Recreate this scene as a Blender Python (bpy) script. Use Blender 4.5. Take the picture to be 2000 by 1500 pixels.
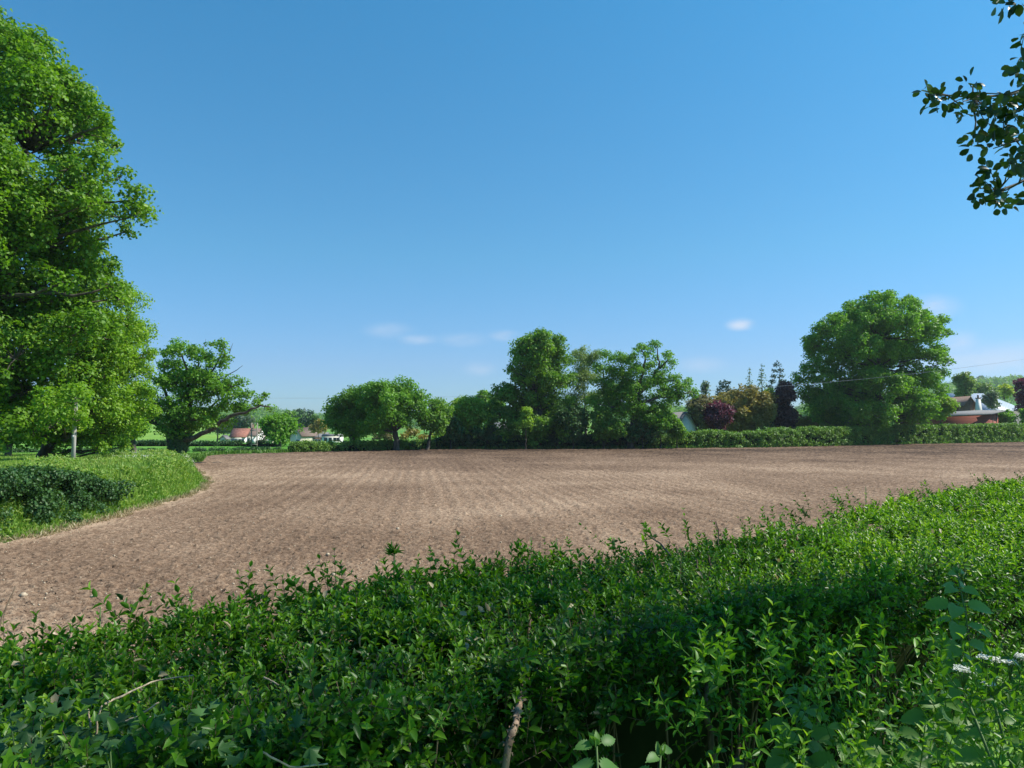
import bpy, math, numpy as np
from mathutils import Vector
for o in list(bpy.data.objects): bpy.data.objects.remove(o)
S = bpy.context.scene; COL = S.collection
R = math.radians
# ------------------------------------------------------------------ camera
F = 1455.0; HZ = 830.0; EYE = 2.6
PITCH = math.atan((HZ-750)/F)
cam = bpy.data.cameras.new('camera'); co = bpy.data.objects.new('camera', cam); COL.objects.link(co)
co.location = (0, 0, EYE); co.rotation_euler = (R(90)+PITCH, 0, 0)
cam.sensor_width = 36; cam.lens = 36*F/2000; cam.clip_start = .05; cam.clip_end = 9000
S.camera = co
# ------------------------------------------------------------------ light
SUN_AZ = 86; SUN_EL = 47          # azimuth clockwise from the view direction (+Y)
w = bpy.data.worlds.new('World'); S.world = w; w.use_nodes = True
nt = w.node_tree; N = nt.nodes; L = nt.links; N.clear()
out = N.new('ShaderNodeOutputWorld'); bg = N.new('ShaderNodeBackground')
sky = N.new('ShaderNodeTexSky'); sky.sky_type = 'NISHITA'; sky.sun_disc = False
sky.sun_elevation = R(SUN_EL); sky.sun_rotation = R(SUN_AZ)
sky.air_density = 1.0; sky.dust_density = .35; sky.ozone_density = 2.2; sky.altitude = 60
bg.inputs[1].default_value = .105
tint = N.new('ShaderNodeMix'); tint.data_type = 'RGBA'; tint.blend_type = 'MULTIPLY'; tint.inputs[0].default_value = 1
L.new(sky.outputs[0], tint.inputs[6])
tcz = N.new('ShaderNodeTexCoord'); sxyz = N.new('ShaderNodeSeparateXYZ'); L.new(tcz.outputs['Generated'], sxyz.inputs[0])
grd = N.new('ShaderNodeValToRGB'); ge = grd.color_ramp.elements; ge.new(.22)
for i, (q, c) in enumerate([(.08, (.43, .655, .95)), (.22, (.38, .82, .97)), (.5, (.28, .96, 1.14))]): ge[i].position = q; ge[i].color = (*c, 1)
L.new(sxyz.outputs[2], grd.inputs[0]); L.new(grd.outputs[0], tint.inputs[7])
# small faint clouds low in the sky, placed by compass direction
tc = N.new('ShaderNodeTexCoord'); mp = N.new('ShaderNodeMapping'); mp.inputs[3].default_value = (1, 1, 2.6)
L.new(tc.outputs['Generated'], mp.inputs[0])
nz = N.new('ShaderNodeTexNoise'); nz.inputs['Scale'].default_value = 17; nz.inputs['Detail'].default_value = 7; nz.inputs['Roughness'].default_value = .62
L.new(mp.outputs[0], nz.inputs['Vector'])
def ndir(px, py):
    v = Vector(((px-1000)/F, 1, (HZ-py)/F)); v.normalize(); return v
acc = None
for (px, py, rx, rz, st) in [(1448, 633, .016, .0075, .95), (1825, 600, .026, .013, .7), (1880, 672, .018, .014, .55), (815, 662, .024, .007, .6),
                            (905, 662, .03, .009, .4), (935, 720, .02, .009, .38), (1950, 705, .09, .02, .55), (760, 645, .03, .01, .35), (985, 655, .02, .007, .5), (1370, 712, .03, .01, .3)]:
    sb = N.new('ShaderNodeVectorMath'); sb.operation = 'SUBTRACT'; sb.inputs[1].default_value = ndir(px, py)
    L.new(tc.outputs['Generated'], sb.inputs[0])
    sc = N.new('ShaderNodeVectorMath'); sc.operation = 'MULTIPLY'; sc.inputs[1].default_value = (1/rx, 1/rx, 1/rz); L.new(sb.outputs[0], sc.inputs[0])
    ln = N.new('ShaderNodeVectorMath'); ln.operation = 'LENGTH'; L.new(sc.outputs[0], ln.inputs[0])
    mr = N.new('ShaderNodeMapRange'); mr.interpolation_type = 'SMOOTHSTEP'; mr.inputs[1].default_value = 0; mr.inputs[2].default_value = 1.5; mr.inputs[3].default_value = st; mr.inputs[4].default_value = 0
    L.new(ln.outputs[1], mr.inputs[0])
    if acc is None: acc = mr
    else:
        mx = N.new('ShaderNodeMath'); mx.operation = 'MAXIMUM'; L.new(acc.outputs[0], mx.inputs[0]); L.new(mr.outputs[0], mx.inputs[1]); acc = mx
nr = N.new('ShaderNodeMapRange'); nr.inputs[1].default_value = .26; nr.inputs[2].default_value = .6; L.new(nz.outputs[0], nr.inputs[0])
cm = N.new('ShaderNodeMath'); cm.operation = 'MULTIPLY'; L.new(acc.outputs[0], cm.inputs[0]); L.new(nr.outputs[0], cm.inputs[1])
cl = N.new('ShaderNodeMix'); cl.data_type = 'RGBA'; cl.inputs[7].default_value = (4.6, 5.2, 6.2, 1)
L.new(cm.outputs[0], cl.inputs[0]); L.new(tint.outputs[2], cl.inputs[6]); L.new(cl.outputs[2], bg.inputs[0])
L.new(bg.outputs[0], out.inputs[0])
sd = bpy.data.lights.new('sun', 'SUN'); sd.energy = 4.6; sd.angle = R(.53); sd.color = (1, .95, .86)
so = bpy.data.objects.new('sun', sd); COL.objects.link(so)
SUNV = np.array([math.sin(R(SUN_AZ))*math.cos(R(SUN_EL)), math.cos(R(SUN_AZ))*math.cos(R(SUN_EL)), math.sin(R(SUN_EL))])
so.rotation_euler = Vector(SUNV).to_track_quat('Z', 'Y').to_euler()
S.view_settings.view_transform = 'Standard'; S.view_settings.look = 'None'; S.view_settings.gamma = 1
S.view_settings.exposure = .55
S.render.engine = 'CYCLES'
# ------------------------------------------------------------------ helpers
rng = np.random.default_rng(7)
def at(px, py, Y):
    c, s = math.cos(PITCH), math.sin(PITCH)
    dx, dz, dy = (px-1000)/F, (750-py)/F, 1
    y = dy*c-dz*s; z = dy*s+dz*c
    return np.array([dx*Y/y, Y, EYE+z*Y/y])
def gnd(px, py, z=0):
    p = at(px, py, 1); k = (z-EYE)/(p[2]-EYE); return np.array([p[0]*k, k, z])
def px_of(P):
    c, s = math.cos(PITCH), math.sin(PITCH)
    x, y, z = P[:, 0], P[:, 1], P[:, 2]-EYE
    d = y*c+z*s; u = -y*s+z*c
    return 1000+F*x/np.maximum(d, 1e-6), 750-F*u/np.maximum(d, 1e-6), d
def nrm(v): return v/np.maximum(np.linalg.norm(v, axis=-1, keepdims=True), 1e-9)
def rdir(n): return nrm(rng.normal(size=(n, 3)))
def hash3(ix, iy, iz, seed):
    h = (ix*374761393+iy*668265263+iz*1442695041+seed*974711) & 0xffffffff
    h = ((h ^ (h >> 13))*1274126177) & 0xffffffff
    h = ((h ^ (h >> 15))*2246822519) & 0xffffffff
    return ((h ^ (h >> 14)) & 0xffffff)/float(0xffffff)
def vnoise(P, scale, seed=0):
    P = np.asarray(P)*scale
    if P.shape[1] == 2: P = np.concatenate([P, np.zeros((len(P), 1))], 1)
    i = np.floor(P).astype(np.int64); f = P-i; f = f*f*(3-2*f); r = 0
    for a in (0, 1):
        for b in (0, 1):
            for c in (0, 1):
                wgt = (f[:, 0] if a else 1-f[:, 0])*(f[:, 1] if b else 1-f[:, 1])*(f[:, 2] if c else 1-f[:, 2])
                r = r+wgt*hash3(i[:, 0]+a, i[:, 1]+b, i[:, 2]+c, seed)
    return r
def sstep(a, b, x):
    t = np.clip((x-a)/(b-a), 0, 1); return t*t*(3-2*t)
class MB:
    """collects geometry for ONE mesh object"""
    def __init__(s): s.v = []; s.t = []; s.q = []; s.a = []; s.n = 0
    def add(s, V, T=None, Q=None, a=None):
        V = np.asarray(V, float); s.v.append(V)
        if T is not None and len(T): s.t.append(np.asarray(T, np.int64)+s.n)
        if Q is not None and len(Q): s.q.append(np.asarray(Q, np.int64)+s.n)
        s.a.append(np.full(len(V), .5) if a is None else (np.full(len(V), a) if np.isscalar(a) else np.asarray(a, float)))
        s.n += len(V)
    def inst(s, tpl, P, X, Z, Lg, W, a):
        tv, tt = tpl; n = len(P)
        if n == 0: return
        X = nrm(X); Y = nrm(np.cross(Z, X)); Z = np.cross(X, Y)
        Lg = np.broadcast_to(Lg, (n,))[:, None, None]; W = np.broadcast_to(W, (n,))[:, None, None]
        V = P[:, None]+X[:, None]*tv[None, :, 0:1]*Lg+Y[:, None]*tv[None, :, 1:2]*W+Z[:, None]*tv[None, :, 2:3]*Lg
        T = (tt[None]+(np.arange(n)*len(tv))[:, None, None]).reshape(-1, 3)
        s.add(V.reshape(-1, 3), T, None, np.repeat(np.broadcast_to(a, (n,)), len(tv)))
    def tube(s, pts, rad, sides=6, a=.5, cap=True):
        pts = np.asarray(pts, float); rad = np.broadcast_to(rad, (len(pts),)); m = len(pts)
        d = nrm(np.gradient(pts, axis=0)); up = np.array([0, 0, 1.]) if abs(d[0][2]) < .9 else np.array([1., 0, 0])
        V = []
        x = nrm(np.cross(up, d[0]))
        for i in range(m):
            x = nrm(x-d[i]*np.dot(x, d[i])); y = np.cross(d[i], x)
            th = np.arange(sides)/sides*2*math.pi
            V.append(pts[i]+rad[i]*(np.cos(th)[:, None]*x+np.sin(th)[:, None]*y))
        Q = [[i*sides+j, i*sides+(j+1) % sides, (i+1)*sides+(j+1) % sides, (i+1)*sides+j] for i in range(m-1) for j in range(sides)]
        V = np.concatenate(V); T = []
        if cap:
            T = [[0, j+1, j] for j in range(1, sides-1)]+[[(m-1)*sides, (m-1)*sides+j, (m-1)*sides+j+1] for j in range(1, sides-1)]
        s.add(V, T, Q, a)
    def box(s, c, d, rz=0, a=.5):
        c = np.asarray(c, float); h = np.asarray(d, float)/2
        V = np.array([[i, j, k] for i in (-1, 1) for j in (-1, 1) for k in (-1, 1)])*h
        cs, sn = math.cos(rz), math.sin(rz)
        V = np.stack([V[:, 0]*cs-V[:, 1]*sn, V[:, 0]*sn+V[:, 1]*cs, V[:, 2]], 1)+c
        s.add(V, None, [[0, 1, 3, 2], [4, 6, 7, 5], [0, 4, 5, 1], [2, 3, 7, 6], [0, 2, 6, 4], [1, 5, 7, 3]], a)
    def build(s, name, mat, parent=None, smooth=False, loc=None):
        me = bpy.data.meshes.new(name); V = np.concatenate(s.v)
        if parent is not None: V = V-np.array(parent.location)
        elif loc is not None: V = V-np.asarray(loc)
        T = np.concatenate(s.t) if s.t else np.zeros((0, 3), np.int64); Q = np.concatenate(s.q) if s.q else np.zeros((0, 4), np.int64)
        me.vertices.add(len(V)); me.vertices.foreach_set('co', V.astype(np.float32).ravel())
        nl = len(T)*3+len(Q)*4; me.loops.add(nl); me.loops.foreach_set('vertex_index', np.concatenate([T.ravel(), Q.ravel()]).astype(np.int32))
        me.polygons.add(len(T)+len(Q))
        st = np.concatenate([np.arange(len(T))*3, len(T)*3+np.arange(len(Q))*4]).astype(np.int32)
        me.polygons.foreach_set('loop_start', st)
        try: me.polygons.foreach_set('loop_total', np.concatenate([np.full(len(T), 3), np.full(len(Q), 4)]).astype(np.int32))
        except Exception: pass
        at_ = me.attributes.new('v', 'FLOAT', 'POINT'); at_.data.foreach_set('value', np.concatenate(s.a).astype(np.float32))
        me.update(calc_edges=True); me.materials.append(mat)
        if smooth: me.polygons.foreach_set('use_smooth', np.ones(len(T)+len(Q), bool))
        o = bpy.data.objects.new(name, me); COL.objects.link(o)
        if parent is not None: o.parent = parent
        elif loc is not None: o.location = loc
        return o
def tag(o, label=None, cat=None, group=None, kind=None):
    for k, v in (('label', label), ('category', cat), ('group', group), ('kind', kind)):
        if v: o[k] = v
    return o
def empty(name, loc, label, cat, group=None):
    o = bpy.data.objects.new(name, None); o.location = [float(a) for a in loc]; o.empty_display_size = .3; COL.objects.link(o)
    return tag(o, label, cat, group)
# ------------------------------------------------------------------ materials
def mat_base(name):
    m = bpy.data.materials.new(name); m.use_nodes = True; n = m.node_tree; b = n.nodes['Principled BSDF']; return m, n.nodes, n.links, b
def ramp(N, cols, pos=None):
    r = N.new('ShaderNodeValToRGB'); e = r.color_ramp.elements
    pos = pos or [i/(len(cols)-1) for i in range(len(cols))]
    while len(e) < len(cols): e.new(.5)
    for i, c in enumerate(cols): e[i].position = pos[i]; e[i].color = (*c, 1)
    return r
def leafmat(name, cols, trans=.35, rough=.5, spec=.35, tcol=(1.25, 1.35, .5)):
    m, N, L, b = mat_base(name); a = N.new('ShaderNodeAttribute'); a.attribute_name = 'v'
    r = ramp(N, cols); L.new(a.outputs['Fac'], r.inputs[0]); L.new(r.outputs[0], b.inputs['Base Color'])
    b.inputs['Roughness'].default_value = rough; b.inputs['Specular IOR Level'].default_value = spec
    t = N.new('ShaderNodeBsdfTranslucent'); mm = N.new('ShaderNodeMix'); mm.data_type = 'RGBA'; mm.blend_type = 'MULTIPLY'; mm.inputs[0].default_value = 1
    mm.inputs[7].default_value = (*tcol, 1); L.new(r.outputs[0], mm.inputs[6]); L.new(mm.outputs[2], t.inputs[0])
    x = N.new('ShaderNodeMixShader'); x.inputs[0].default_value = trans; L.new(b.outputs[0], x.inputs[1]); L.new(t.outputs[0], x.inputs[2])
    L.new(x.outputs[0], N['Material Output'].inputs[0]); return m
def barkmat(name, c1, c2, scale=6):
    m, N, L, b = mat_base(name); tc = N.new('ShaderNodeTexCoord'); mp = N.new('ShaderNodeMapping'); mp.inputs[3].default_value = (1, 1, .25)
    L.new(tc.outputs['Object'], mp.inputs[0]); n = N.new('ShaderNodeTexNoise'); n.inputs['Scale'].default_value = scale; n.inputs['Detail'].default_value = 6
    L.new(mp.outputs[0], n.inputs['Vector']); r = ramp(N, [c1, c2], [.35, .68]); L.new(n.outputs[0], r.inputs[0]); L.new(r.outputs[0], b.inputs['Base Color'])
    b.inputs['Roughness'].default_value = .9; bp = N.new('ShaderNodeBump'); bp.inputs['Strength'].default_value = .6; L.new(n.outputs[0], bp.inputs['Height']); L.new(bp.outputs[0], b.inputs['Normal']); return m
def plain(name, c, rough=.7, var=.25, scale=3, spec=.3, metal=0):
    m, N, L, b = mat_base(name); tc = N.new('ShaderNodeTexCoord'); n = N.new('ShaderNodeTexNoise'); n.inputs['Scale'].default_value = scale; n.inputs['Detail'].default_value = 5
    L.new(tc.outputs['Object'], n.inputs['Vector']); r = ramp(N, [tuple(x*(1-var) for x in c), tuple(min(1, x*(1+var*.6)) for x in c)], [.3, .7])
    L.new(n.outputs[0], r.inputs[0]); L.new(r.outputs[0], b.inputs['Base Color']); b.inputs['Roughness'].default_value = rough
    b.inputs['Specular IOR Level'].default_value = spec; b.inputs['Metallic'].default_value = metal; return m
M = {}
M['oak_near'] = leafmat('oak_leaves_bright', [(.05, .13, .01), (.095, .215, .014), (.165, .32, .022), (.3, .44, .05)], .42)
M['oak_lime'] = leafmat('oak_leaves_lime', [(.08, .2, .012), (.15, .3, .018), (.24, .4, .03), (.36, .48, .06)], .45)
M['oak_mid'] = leafmat('oak_leaves_mid', [(0.0633, 0.161, 0.023), (0.138, 0.276, 0.0322), (0.241, 0.391, 0.0517)], .44)
M['oak_small'] = leafmat('oak_leaves_small', [(0.069, 0.184, 0.0207), (0.144, 0.31, 0.0276), (0.253, 0.437, 0.0517)], .44)
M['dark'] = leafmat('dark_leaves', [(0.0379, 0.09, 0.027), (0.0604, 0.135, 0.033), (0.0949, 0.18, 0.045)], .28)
M['lime'] = leafmat('lime_leaves', [(0.156, 0.3, 0.03), (0.254, 0.405, 0.045), (0.39, 0.51, 0.075)], .42)
M['pale'] = leafmat('pale_leaves', [(0.12, 0.195, 0.0525), (0.195, 0.285, 0.075), (0.285, 0.36, 0.12)], .38)
M['conifer'] = leafmat('conifer_needles', [(0.0276, 0.0675, 0.042), (0.0483, 0.105, 0.057), (0.0776, 0.135, 0.0675)], .12)
M['blue_sparse'] = leafmat('greyish_leaves', [(0.09, 0.15, 0.105), (0.15, 0.21, 0.135), (0.195, 0.255, 0.165)], .3)
M['purple'] = leafmat('purple_leaves', [(.08, .025, .04), (.14, .045, .07), (.24, .08, .12)], .35, tcol=(1.4, .8, .9))
M['dark_purple'] = leafmat('dark_purple_leaves', [(.06, .03, .032), (.11, .055, .055), (.22, .105, .095)], .32, tcol=(1.3, .9, .8))
M['gold'] = leafmat('golden_brown_leaves', [(.2, .19, .045), (.3, .27, .07), (.42, .33, .12)], .42, tcol=(1.2, 1.1, .5))
M['brown_twig'] = leafmat('brownish_leaves', [(.15, .13, .06), (.21, .19, .085), (.25, .26, .11)], .35, tcol=(1.1, 1.1, .6))
M['yellow'] = leafmat('yellow_green_leaves', [(0.225, 0.33, 0.03), (0.375, 0.45, 0.045), (0.54, 0.54, 0.075)], .4)
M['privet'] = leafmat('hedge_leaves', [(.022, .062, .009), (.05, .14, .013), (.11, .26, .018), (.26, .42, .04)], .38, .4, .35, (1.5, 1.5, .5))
M['maple'] = leafmat('lobed_leaves', [(.025, .075, .02), (.045, .11, .028), (.08, .17, .04)], .25, .5, .3)
M['nettle'] = leafmat('nettle_leaves', [(0.0507, 0.13, 0.026), (0.0929, 0.208, 0.039), (0.169, 0.299, 0.0585)], .35, .5, .35)
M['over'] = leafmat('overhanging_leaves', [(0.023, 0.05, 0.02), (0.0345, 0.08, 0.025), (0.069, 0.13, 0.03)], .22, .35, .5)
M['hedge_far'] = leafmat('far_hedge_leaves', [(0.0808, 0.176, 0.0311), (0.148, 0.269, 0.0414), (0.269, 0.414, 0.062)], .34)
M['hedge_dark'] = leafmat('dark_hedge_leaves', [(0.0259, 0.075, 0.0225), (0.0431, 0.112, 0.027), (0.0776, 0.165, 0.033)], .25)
M['verge'] = leafmat('verge_blades', [(0.0897, 0.196, 0.023), (0.15, 0.287, 0.0345), (0.239, 0.368, 0.0575), (0.359, 0.414, 0.103)], .38)
M['dry'] = leafmat('dry_grass', [(0.24, 0.19, 0.09), (0.36, 0.29, 0.15), (0.48, 0.4, 0.24)], .25, tcol=(1, 1, .7))
M['seed'] = leafmat('reddish_seed_grass', [(0.137, 0.105, 0.042), (0.21, 0.137, 0.063), (0.273, 0.179, 0.0945)], .3, tcol=(1, 1, .7))
M['white_fl'] = leafmat('white_florets', [(0.6, 0.62, 0.5), (0.7, 0.72, 0.62), (0.8, 0.8, 0.75)], .2, tcol=(1, 1, .9))
M['bark'] = barkmat('oak_bark', (.035, .028, .02), (.12, .1, .075))
M['bark_pale'] = barkmat('pale_bark', (.2, .19, .16), (.42, .4, .35))
M['stem'] = barkmat('hedge_stem_bark', (.07, .045, .025), (.2, .14, .085), 60)
M['shaggy'] = barkmat('shaggy_stem_bark', (.12, .075, .045), (.4, .27, .17), 45)
M['twig'] = barkmat('dead_twig_bark', (.25, .19, .11), (.5, .4, .27), 60)
M['gstem'] = plain('green_stem', (.09, .16, .04), .6)
M['core'] = plain('hedge_core_shade', (.018, .026, .01), 1, .4, 8, 0)  # near-black fill standing in for the shade inside the hedges
M['white'] = plain('white_render', (.78, .76, .7), .8, .08)
M['cream'] = plain('cream_render', (.7, .64, .5), .8, .08)
M['redtile'] = plain('red_roof_tiles', (.3, .13, .09), .85, .35, 2.5)
M['browntile'] = plain('brown_roof_tiles', (.2, .14, .11), .8, .25, 4)
M['greytile'] = plain('grey_roof_tiles', (.2, .19, .18), .8, .25, 4)
M['slate'] = plain('slate_roof', (.055, .06, .09), .5, .2, 5)
M['glass'] = plain('window_glass', (.03, .04, .05), .1, .1, 1, .6)
M['brick'] = plain('brown_brick', (.2, .13, .09), .85)
M['wood_pole'] = barkmat('weathered_pole_wood', (.2, .17, .14), (.38, .34, .29), 9)
M['grey_pole'] = barkmat('silver_pole_wood', (.36, .33, .28), (.55, .52, .46), 9)
M['metal'] = plain('grey_metal', (.45, .47, .5), .4, .1)
M['cable'] = plain('grey_cable', (.3, .31, .33), .5)
M['stone'] = plain('pale_flint', (.5, .4, .28), .7, .3, 20)
# ------------------------------------------------------------------ leaf shapes
def tpl_leaf(ts, ws, fold=.12, curl=-.1):
    """leaf blade: midrib plus both edges, folded upward and curled"""
    mid = [0.]+list(ts)+[1.]; v = []
    for t in mid: v.append((t, 0, curl*t*t))
    k = len(mid)
    for sgn in (1, -1):
        for t, q in zip(ts, ws): v.append((t, sgn*q, curl*t*t+fold*q))
    n = len(ts); T = []
    for si, sgn in enumerate((1, -1)):
        e = k+si*n
        tr = [(0, 1, e)]
        for i in range(n-1): tr += [(i+1, i+2, e+i+1), (i+1, e+i+1, e+i)]
        tr.append((n, n+1, e+n-1))
        T += [t if sgn > 0 else (t[0], t[2], t[1]) for t in tr]
    return np.array(v), np.array(T)
LEAF3 = tpl_leaf([.3, .65], [.5, .4], .3, -.18)
LEAF2 = tpl_leaf([.45], [.5], .3, -.1)
ROUND = tpl_leaf([.25, .55, .85], [.36, .5, .34], .2, -.15)
BLADE = (np.array([(0, -.5, 0), (0, .5, 0), (.55, .4, .03), (.55, -.4, .03), (1, 0, -.12)]), np.array([(0, 1, 2), (0, 2, 3), (3, 2, 4)]))
QUAD = (np.array([(0, 0, 0), (.45, .5, .12), (1, 0, -.05), (.5, -.5, .12)]), np.array([(0, 1, 2), (0, 2, 3)]))
def tpl_nettle():
    ts = []; ws = []; n = 7
    for i in range(n):
        t = (i+.5)/n; wd = .5*math.sin(math.pi*min(1, .18+t*.86))**.8
        ts += [t-.03, t+.05]; ws += [wd*1.08, wd*.86]
    return tpl_leaf([max(.02, t) for t in ts], ws, .22, -.3)
NETTLE = tpl_nettle()
def tpl_palm():
    v = [(0, 0, 0)]; angs = [-125, -95, -62, -40, -16, 0, 16, 40, 62, 95, 125]; rr = [.4, .62, .3, .78, .4, 1, .4, .78, .3, .62, .4]
    for a, r in zip(angs, rr): v.append((.25+.75*r*math.cos(R(a)), r*.75*math.sin(R(a)), .1*math.cos(3*R(a))-.1*r))
    return np.array(v), np.array([(0, i, i+1) for i in range(1, len(angs))])
PALM = tpl_palm()
# ------------------------------------------------------------------ ground and field
HN = np.array([-.69, .72]); HP = np.array([0, 2.6])
def gz(x, y):
    d = (x-HP[0])*HN[0]+(y-HP[1])*HN[1]
    z = .95*(1-sstep(.5, 5, d))-.06
    z = z-2.6*sstep(112, 165, y)*(1-sstep(0, 40, x))
    r = np.hypot(x, y); az = np.degrees(np.arctan2(x, np.maximum(y, 1e-6)))
    amp = 17+27*sstep(16, 31, az)+4*np.sin(az*.21+1)+3*np.sin(az*.6)
    h = sstep(380, 1150, r)*amp*(y > 0)
    return z+h+2*np.sin(x*.013)*sstep(150, 400, r)
g = MB(); n = 520
u = np.linspace(-1, 1, n); ax = np.sinh(u*6.6)/np.sinh(6.6)*3200
X, Yg = np.meshgrid(ax, ax, indexing='ij'); P = np.stack([X.ravel(), Yg.ravel()], 1)
idx = np.arange(n*n).reshape(n, n); Q = np.stack([idx[:-1, :-1], idx[1:, :-1], idx[1:, 1:], idx[:-1, 1:]], -1).reshape(-1, 4)
g.add(np.concatenate([P, gz(P[:, 0], P[:, 1])[:, None]], 1), None, Q)
m, N, L, b = mat_base('meadow_grass'); tc = N.new('ShaderNodeTexCoord')
n1 = N.new('ShaderNodeTexNoise'); n1.inputs['Scale'].default_value = .18; n1.inputs['Detail'].default_value = 8; L.new(tc.outputs['Object'], n1.inputs['Vector'])
n2 = N.new('ShaderNodeTexNoise'); n2.inputs['Scale'].default_value = .006; n2.inputs['Detail'].default_value = 3; L.new(tc.outputs['Object'], n2.inputs['Vector'])
r1 = ramp(N, [(.08, .2, .025), (.15, .31, .045), (.21, .36, .07)], [.3, .5, .7]); L.new(n1.outputs[0], r1.inputs[0])
r2 = ramp(N, [(.55, .75, .5), (1, 1, 1), (1.2, 1.05, .8)], [.4, .5, .6]); L.new(n2.outputs[0], r2.inputs[0])
mm = N.new('ShaderNodeMix'); mm.data_type = 'RGBA'; mm.blend_type = 'MULTIPLY'; mm.inputs[0].default_value = 1; L.new(r1.outputs[0], mm.inputs[6]); L.new(r2.outputs[0], mm.inputs[7]); L.new(mm.outputs[2], b.inputs['Base Color'])
b.inputs['Roughness'].default_value = .9; b.inputs['Specular IOR Level'].default_value = .1
tag(g.build('ground', m, smooth=True), kind='structure')
# ploughed field: real clods
FPTS = np.array([(-14, 2), (-11.9, 8), (-11.3, 14), (-11.1, 18), (-11.4, 22), (-11.7, 26), (-12.4, 30), (-14.2, 35), (-18.3, 43), (-22.6, 52), (-26, 61), (-25.5, 67), (-21.6, 71), (-8.3, 81.5), (14, 83),
                 (29.6, 87), (51, 100.5), (78.8, 115.6), (110, 137), (150, 137), (150, 120), (40, 36), (3, 5.2+5), (-8, -3)])
def inpoly(x, y, poly):
    c = np.zeros(len(x), bool); j = len(poly)-1
    for i in range(len(poly)):
        xi, yi = poly[i]; xj, yj = poly[j]
        c ^= ((yi > y) != (yj > y)) & (x < (xj-xi)*(y-yi)/(yj-yi+1e-12)+xi); j = i
    return c
def segdist(x, y, pl):
    d = np.full(len(x), 1e9)
    for a, b_ in zip(pl[:-1], pl[1:]):
        a = np.array(a, float); b_ = np.array(b_, float); e = b_-a; t = np.clip(((x-a[0])*e[0]+(y-a[1])*e[1])/(e@e), 0, 1)
        d = np.minimum(d, np.hypot(x-a[0]-t*e[0], y-a[1]-t*e[1]))
    return d
na, nr_ = 1150, 900
az = np.tan(np.linspace(R(-50), R(50), na)*.98)
pyv = np.linspace(1300, 852, nr_-60); dd = EYE*F/(pyv-HZ); dd = np.concatenate([np.linspace(1.5, dd[0]*.98, 40), dd, np.linspace(dd[-1]*1.02, 200, 20)])
A, D = np.meshgrid(az, dd, indexing='ij'); fx = (A*D).ravel(); fy = D.ravel()
fx += rng.normal(size=len(fx))*.0003*fy; fy = fy+rng.normal(size=len(fy))*.0008*fy
inside = inpoly(fx, fy, FPTS)&((fx-HP[0])*HN[0]+(fy-HP[1])*HN[1] > 5.0)
P2 = np.stack([fx, fy], 1)
cl1 = vnoise(P2, 9, 1); cl2 = vnoise(P2, 22, 2); cl3 = vnoise(P2, 3.1, 3)
AZF = R(-7); fu = fx*math.cos(AZF)-fy*math.sin(AZF); fv = fx*math.sin(AZF)+fy*math.cos(AZF)
head = sstep(54, 60, fy+.15*fx+2.5*vnoise(P2, .08, 9))
wob = .35*vnoise(P2, .15, 5)
row = np.where(head > .5, np.sin((fy+.02*fx+wob)*2*math.pi/1.1), np.sin((fu+wob)*2*math.pi/.56))
bed = np.sin((fu+wob)*2*math.pi/3.9)
cl4 = vnoise(P2, 48, 15)
fz = .026*(cl1**2)*1.3+.026*cl2+.026*cl4+.016*cl3+.008*row*(1-.5*head)-.035
big = np.clip(vnoise(P2, 8, 8)-.8, 0, 1)*.26; fz = fz+big
# colour index: paler crests, darker hollows, broad patches; paler near, darker far
patch = vnoise(P2, .13, 11)*.6+vnoise(P2, .45, 12)*.4
fa = .41+.12*(cl1-.5)+.42*(cl2-.5)+.062*row*np.clip(1.9*vnoise(P2, .2, 77)*vnoise(P2, .7, 78)+.05, 0, 1)*sstep(13, 28, fy)*(1-.5*head)+.02*bed*sstep(14, 26, fy)+.5*(patch-.5)
fa = fa+.22*(cl4-.5)+.05+.09*np.exp(-((fy-34)/16)**2)-.2*sstep(42, 78, fy)+.19*(1-sstep(12, 34, fy))*(.6+.4*patch)
edge = segdist(fx, fy, FPTS[1:11]); fa = fa+.3*(1-sstep(.2, 1.1, edge+.5*cl3))
fl = MB(); idx = np.arange(na*nr_).reshape(na, nr_); Q = np.stack([idx[:-1, :-1], idx[1:, :-1], idx[1:, 1:], idx[:-1, 1:]], -1).reshape(-1, 4)
ok = inside[Q].all(1); Q = Q[ok]; used = np.unique(Q); re = np.zeros(na*nr_, np.int64); re[used] = np.arange(len(used))
fl.add(np.stack([fx, fy, fz], 1)[used], None, re[Q], np.clip(fa, 0, 1)[used])
m, N, L, b = mat_base('bare_soil'); a = N.new('ShaderNodeAttribute'); a.attribute_name = 'v'; tc = N.new('ShaderNodeTexCoord')
n1 = N.new('ShaderNodeTexNoise'); n1.inputs['Scale'].default_value = 42; n1.inputs['Detail'].default_value = 8; n1.inputs['Roughness'].default_value = .75; L.new(tc.outputs['Object'], n1.inputs['Vector'])
ad = N.new('ShaderNodeMath'); ad.operation = 'MULTIPLY_ADD'; ad.inputs[1].default_value = 1.1; L.new(n1.outputs[0], ad.inputs[0])
su = N.new('ShaderNodeMath'); su.operation = 'SUBTRACT'; su.inputs[1].default_value = .55; L.new(a.outputs['Fac'], su.inputs[0]); L.new(su.outputs[0], ad.inputs[2])
r = ramp(N, [(.055, .034, .021), (.158, .1, .064), (.248, .164, .106), (.43, .305, .205)], [.1, .38, .6, .92]); L.new(ad.outputs[0], r.inputs[0]); L.new(r.outputs[0], b.inputs['Base Color'])
b.inputs['Roughness'].default_value = .95; b.inputs['Specular IOR Level'].default_value = .1
bp = N.new('ShaderNodeBump'); bp.inputs['Strength'].default_value = .9; bp.inputs['Distance'].default_value = .03; L.new(n1.outputs[0], bp.inputs['Height']); L.new(bp.outputs[0], b.inputs['Normal'])
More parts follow.
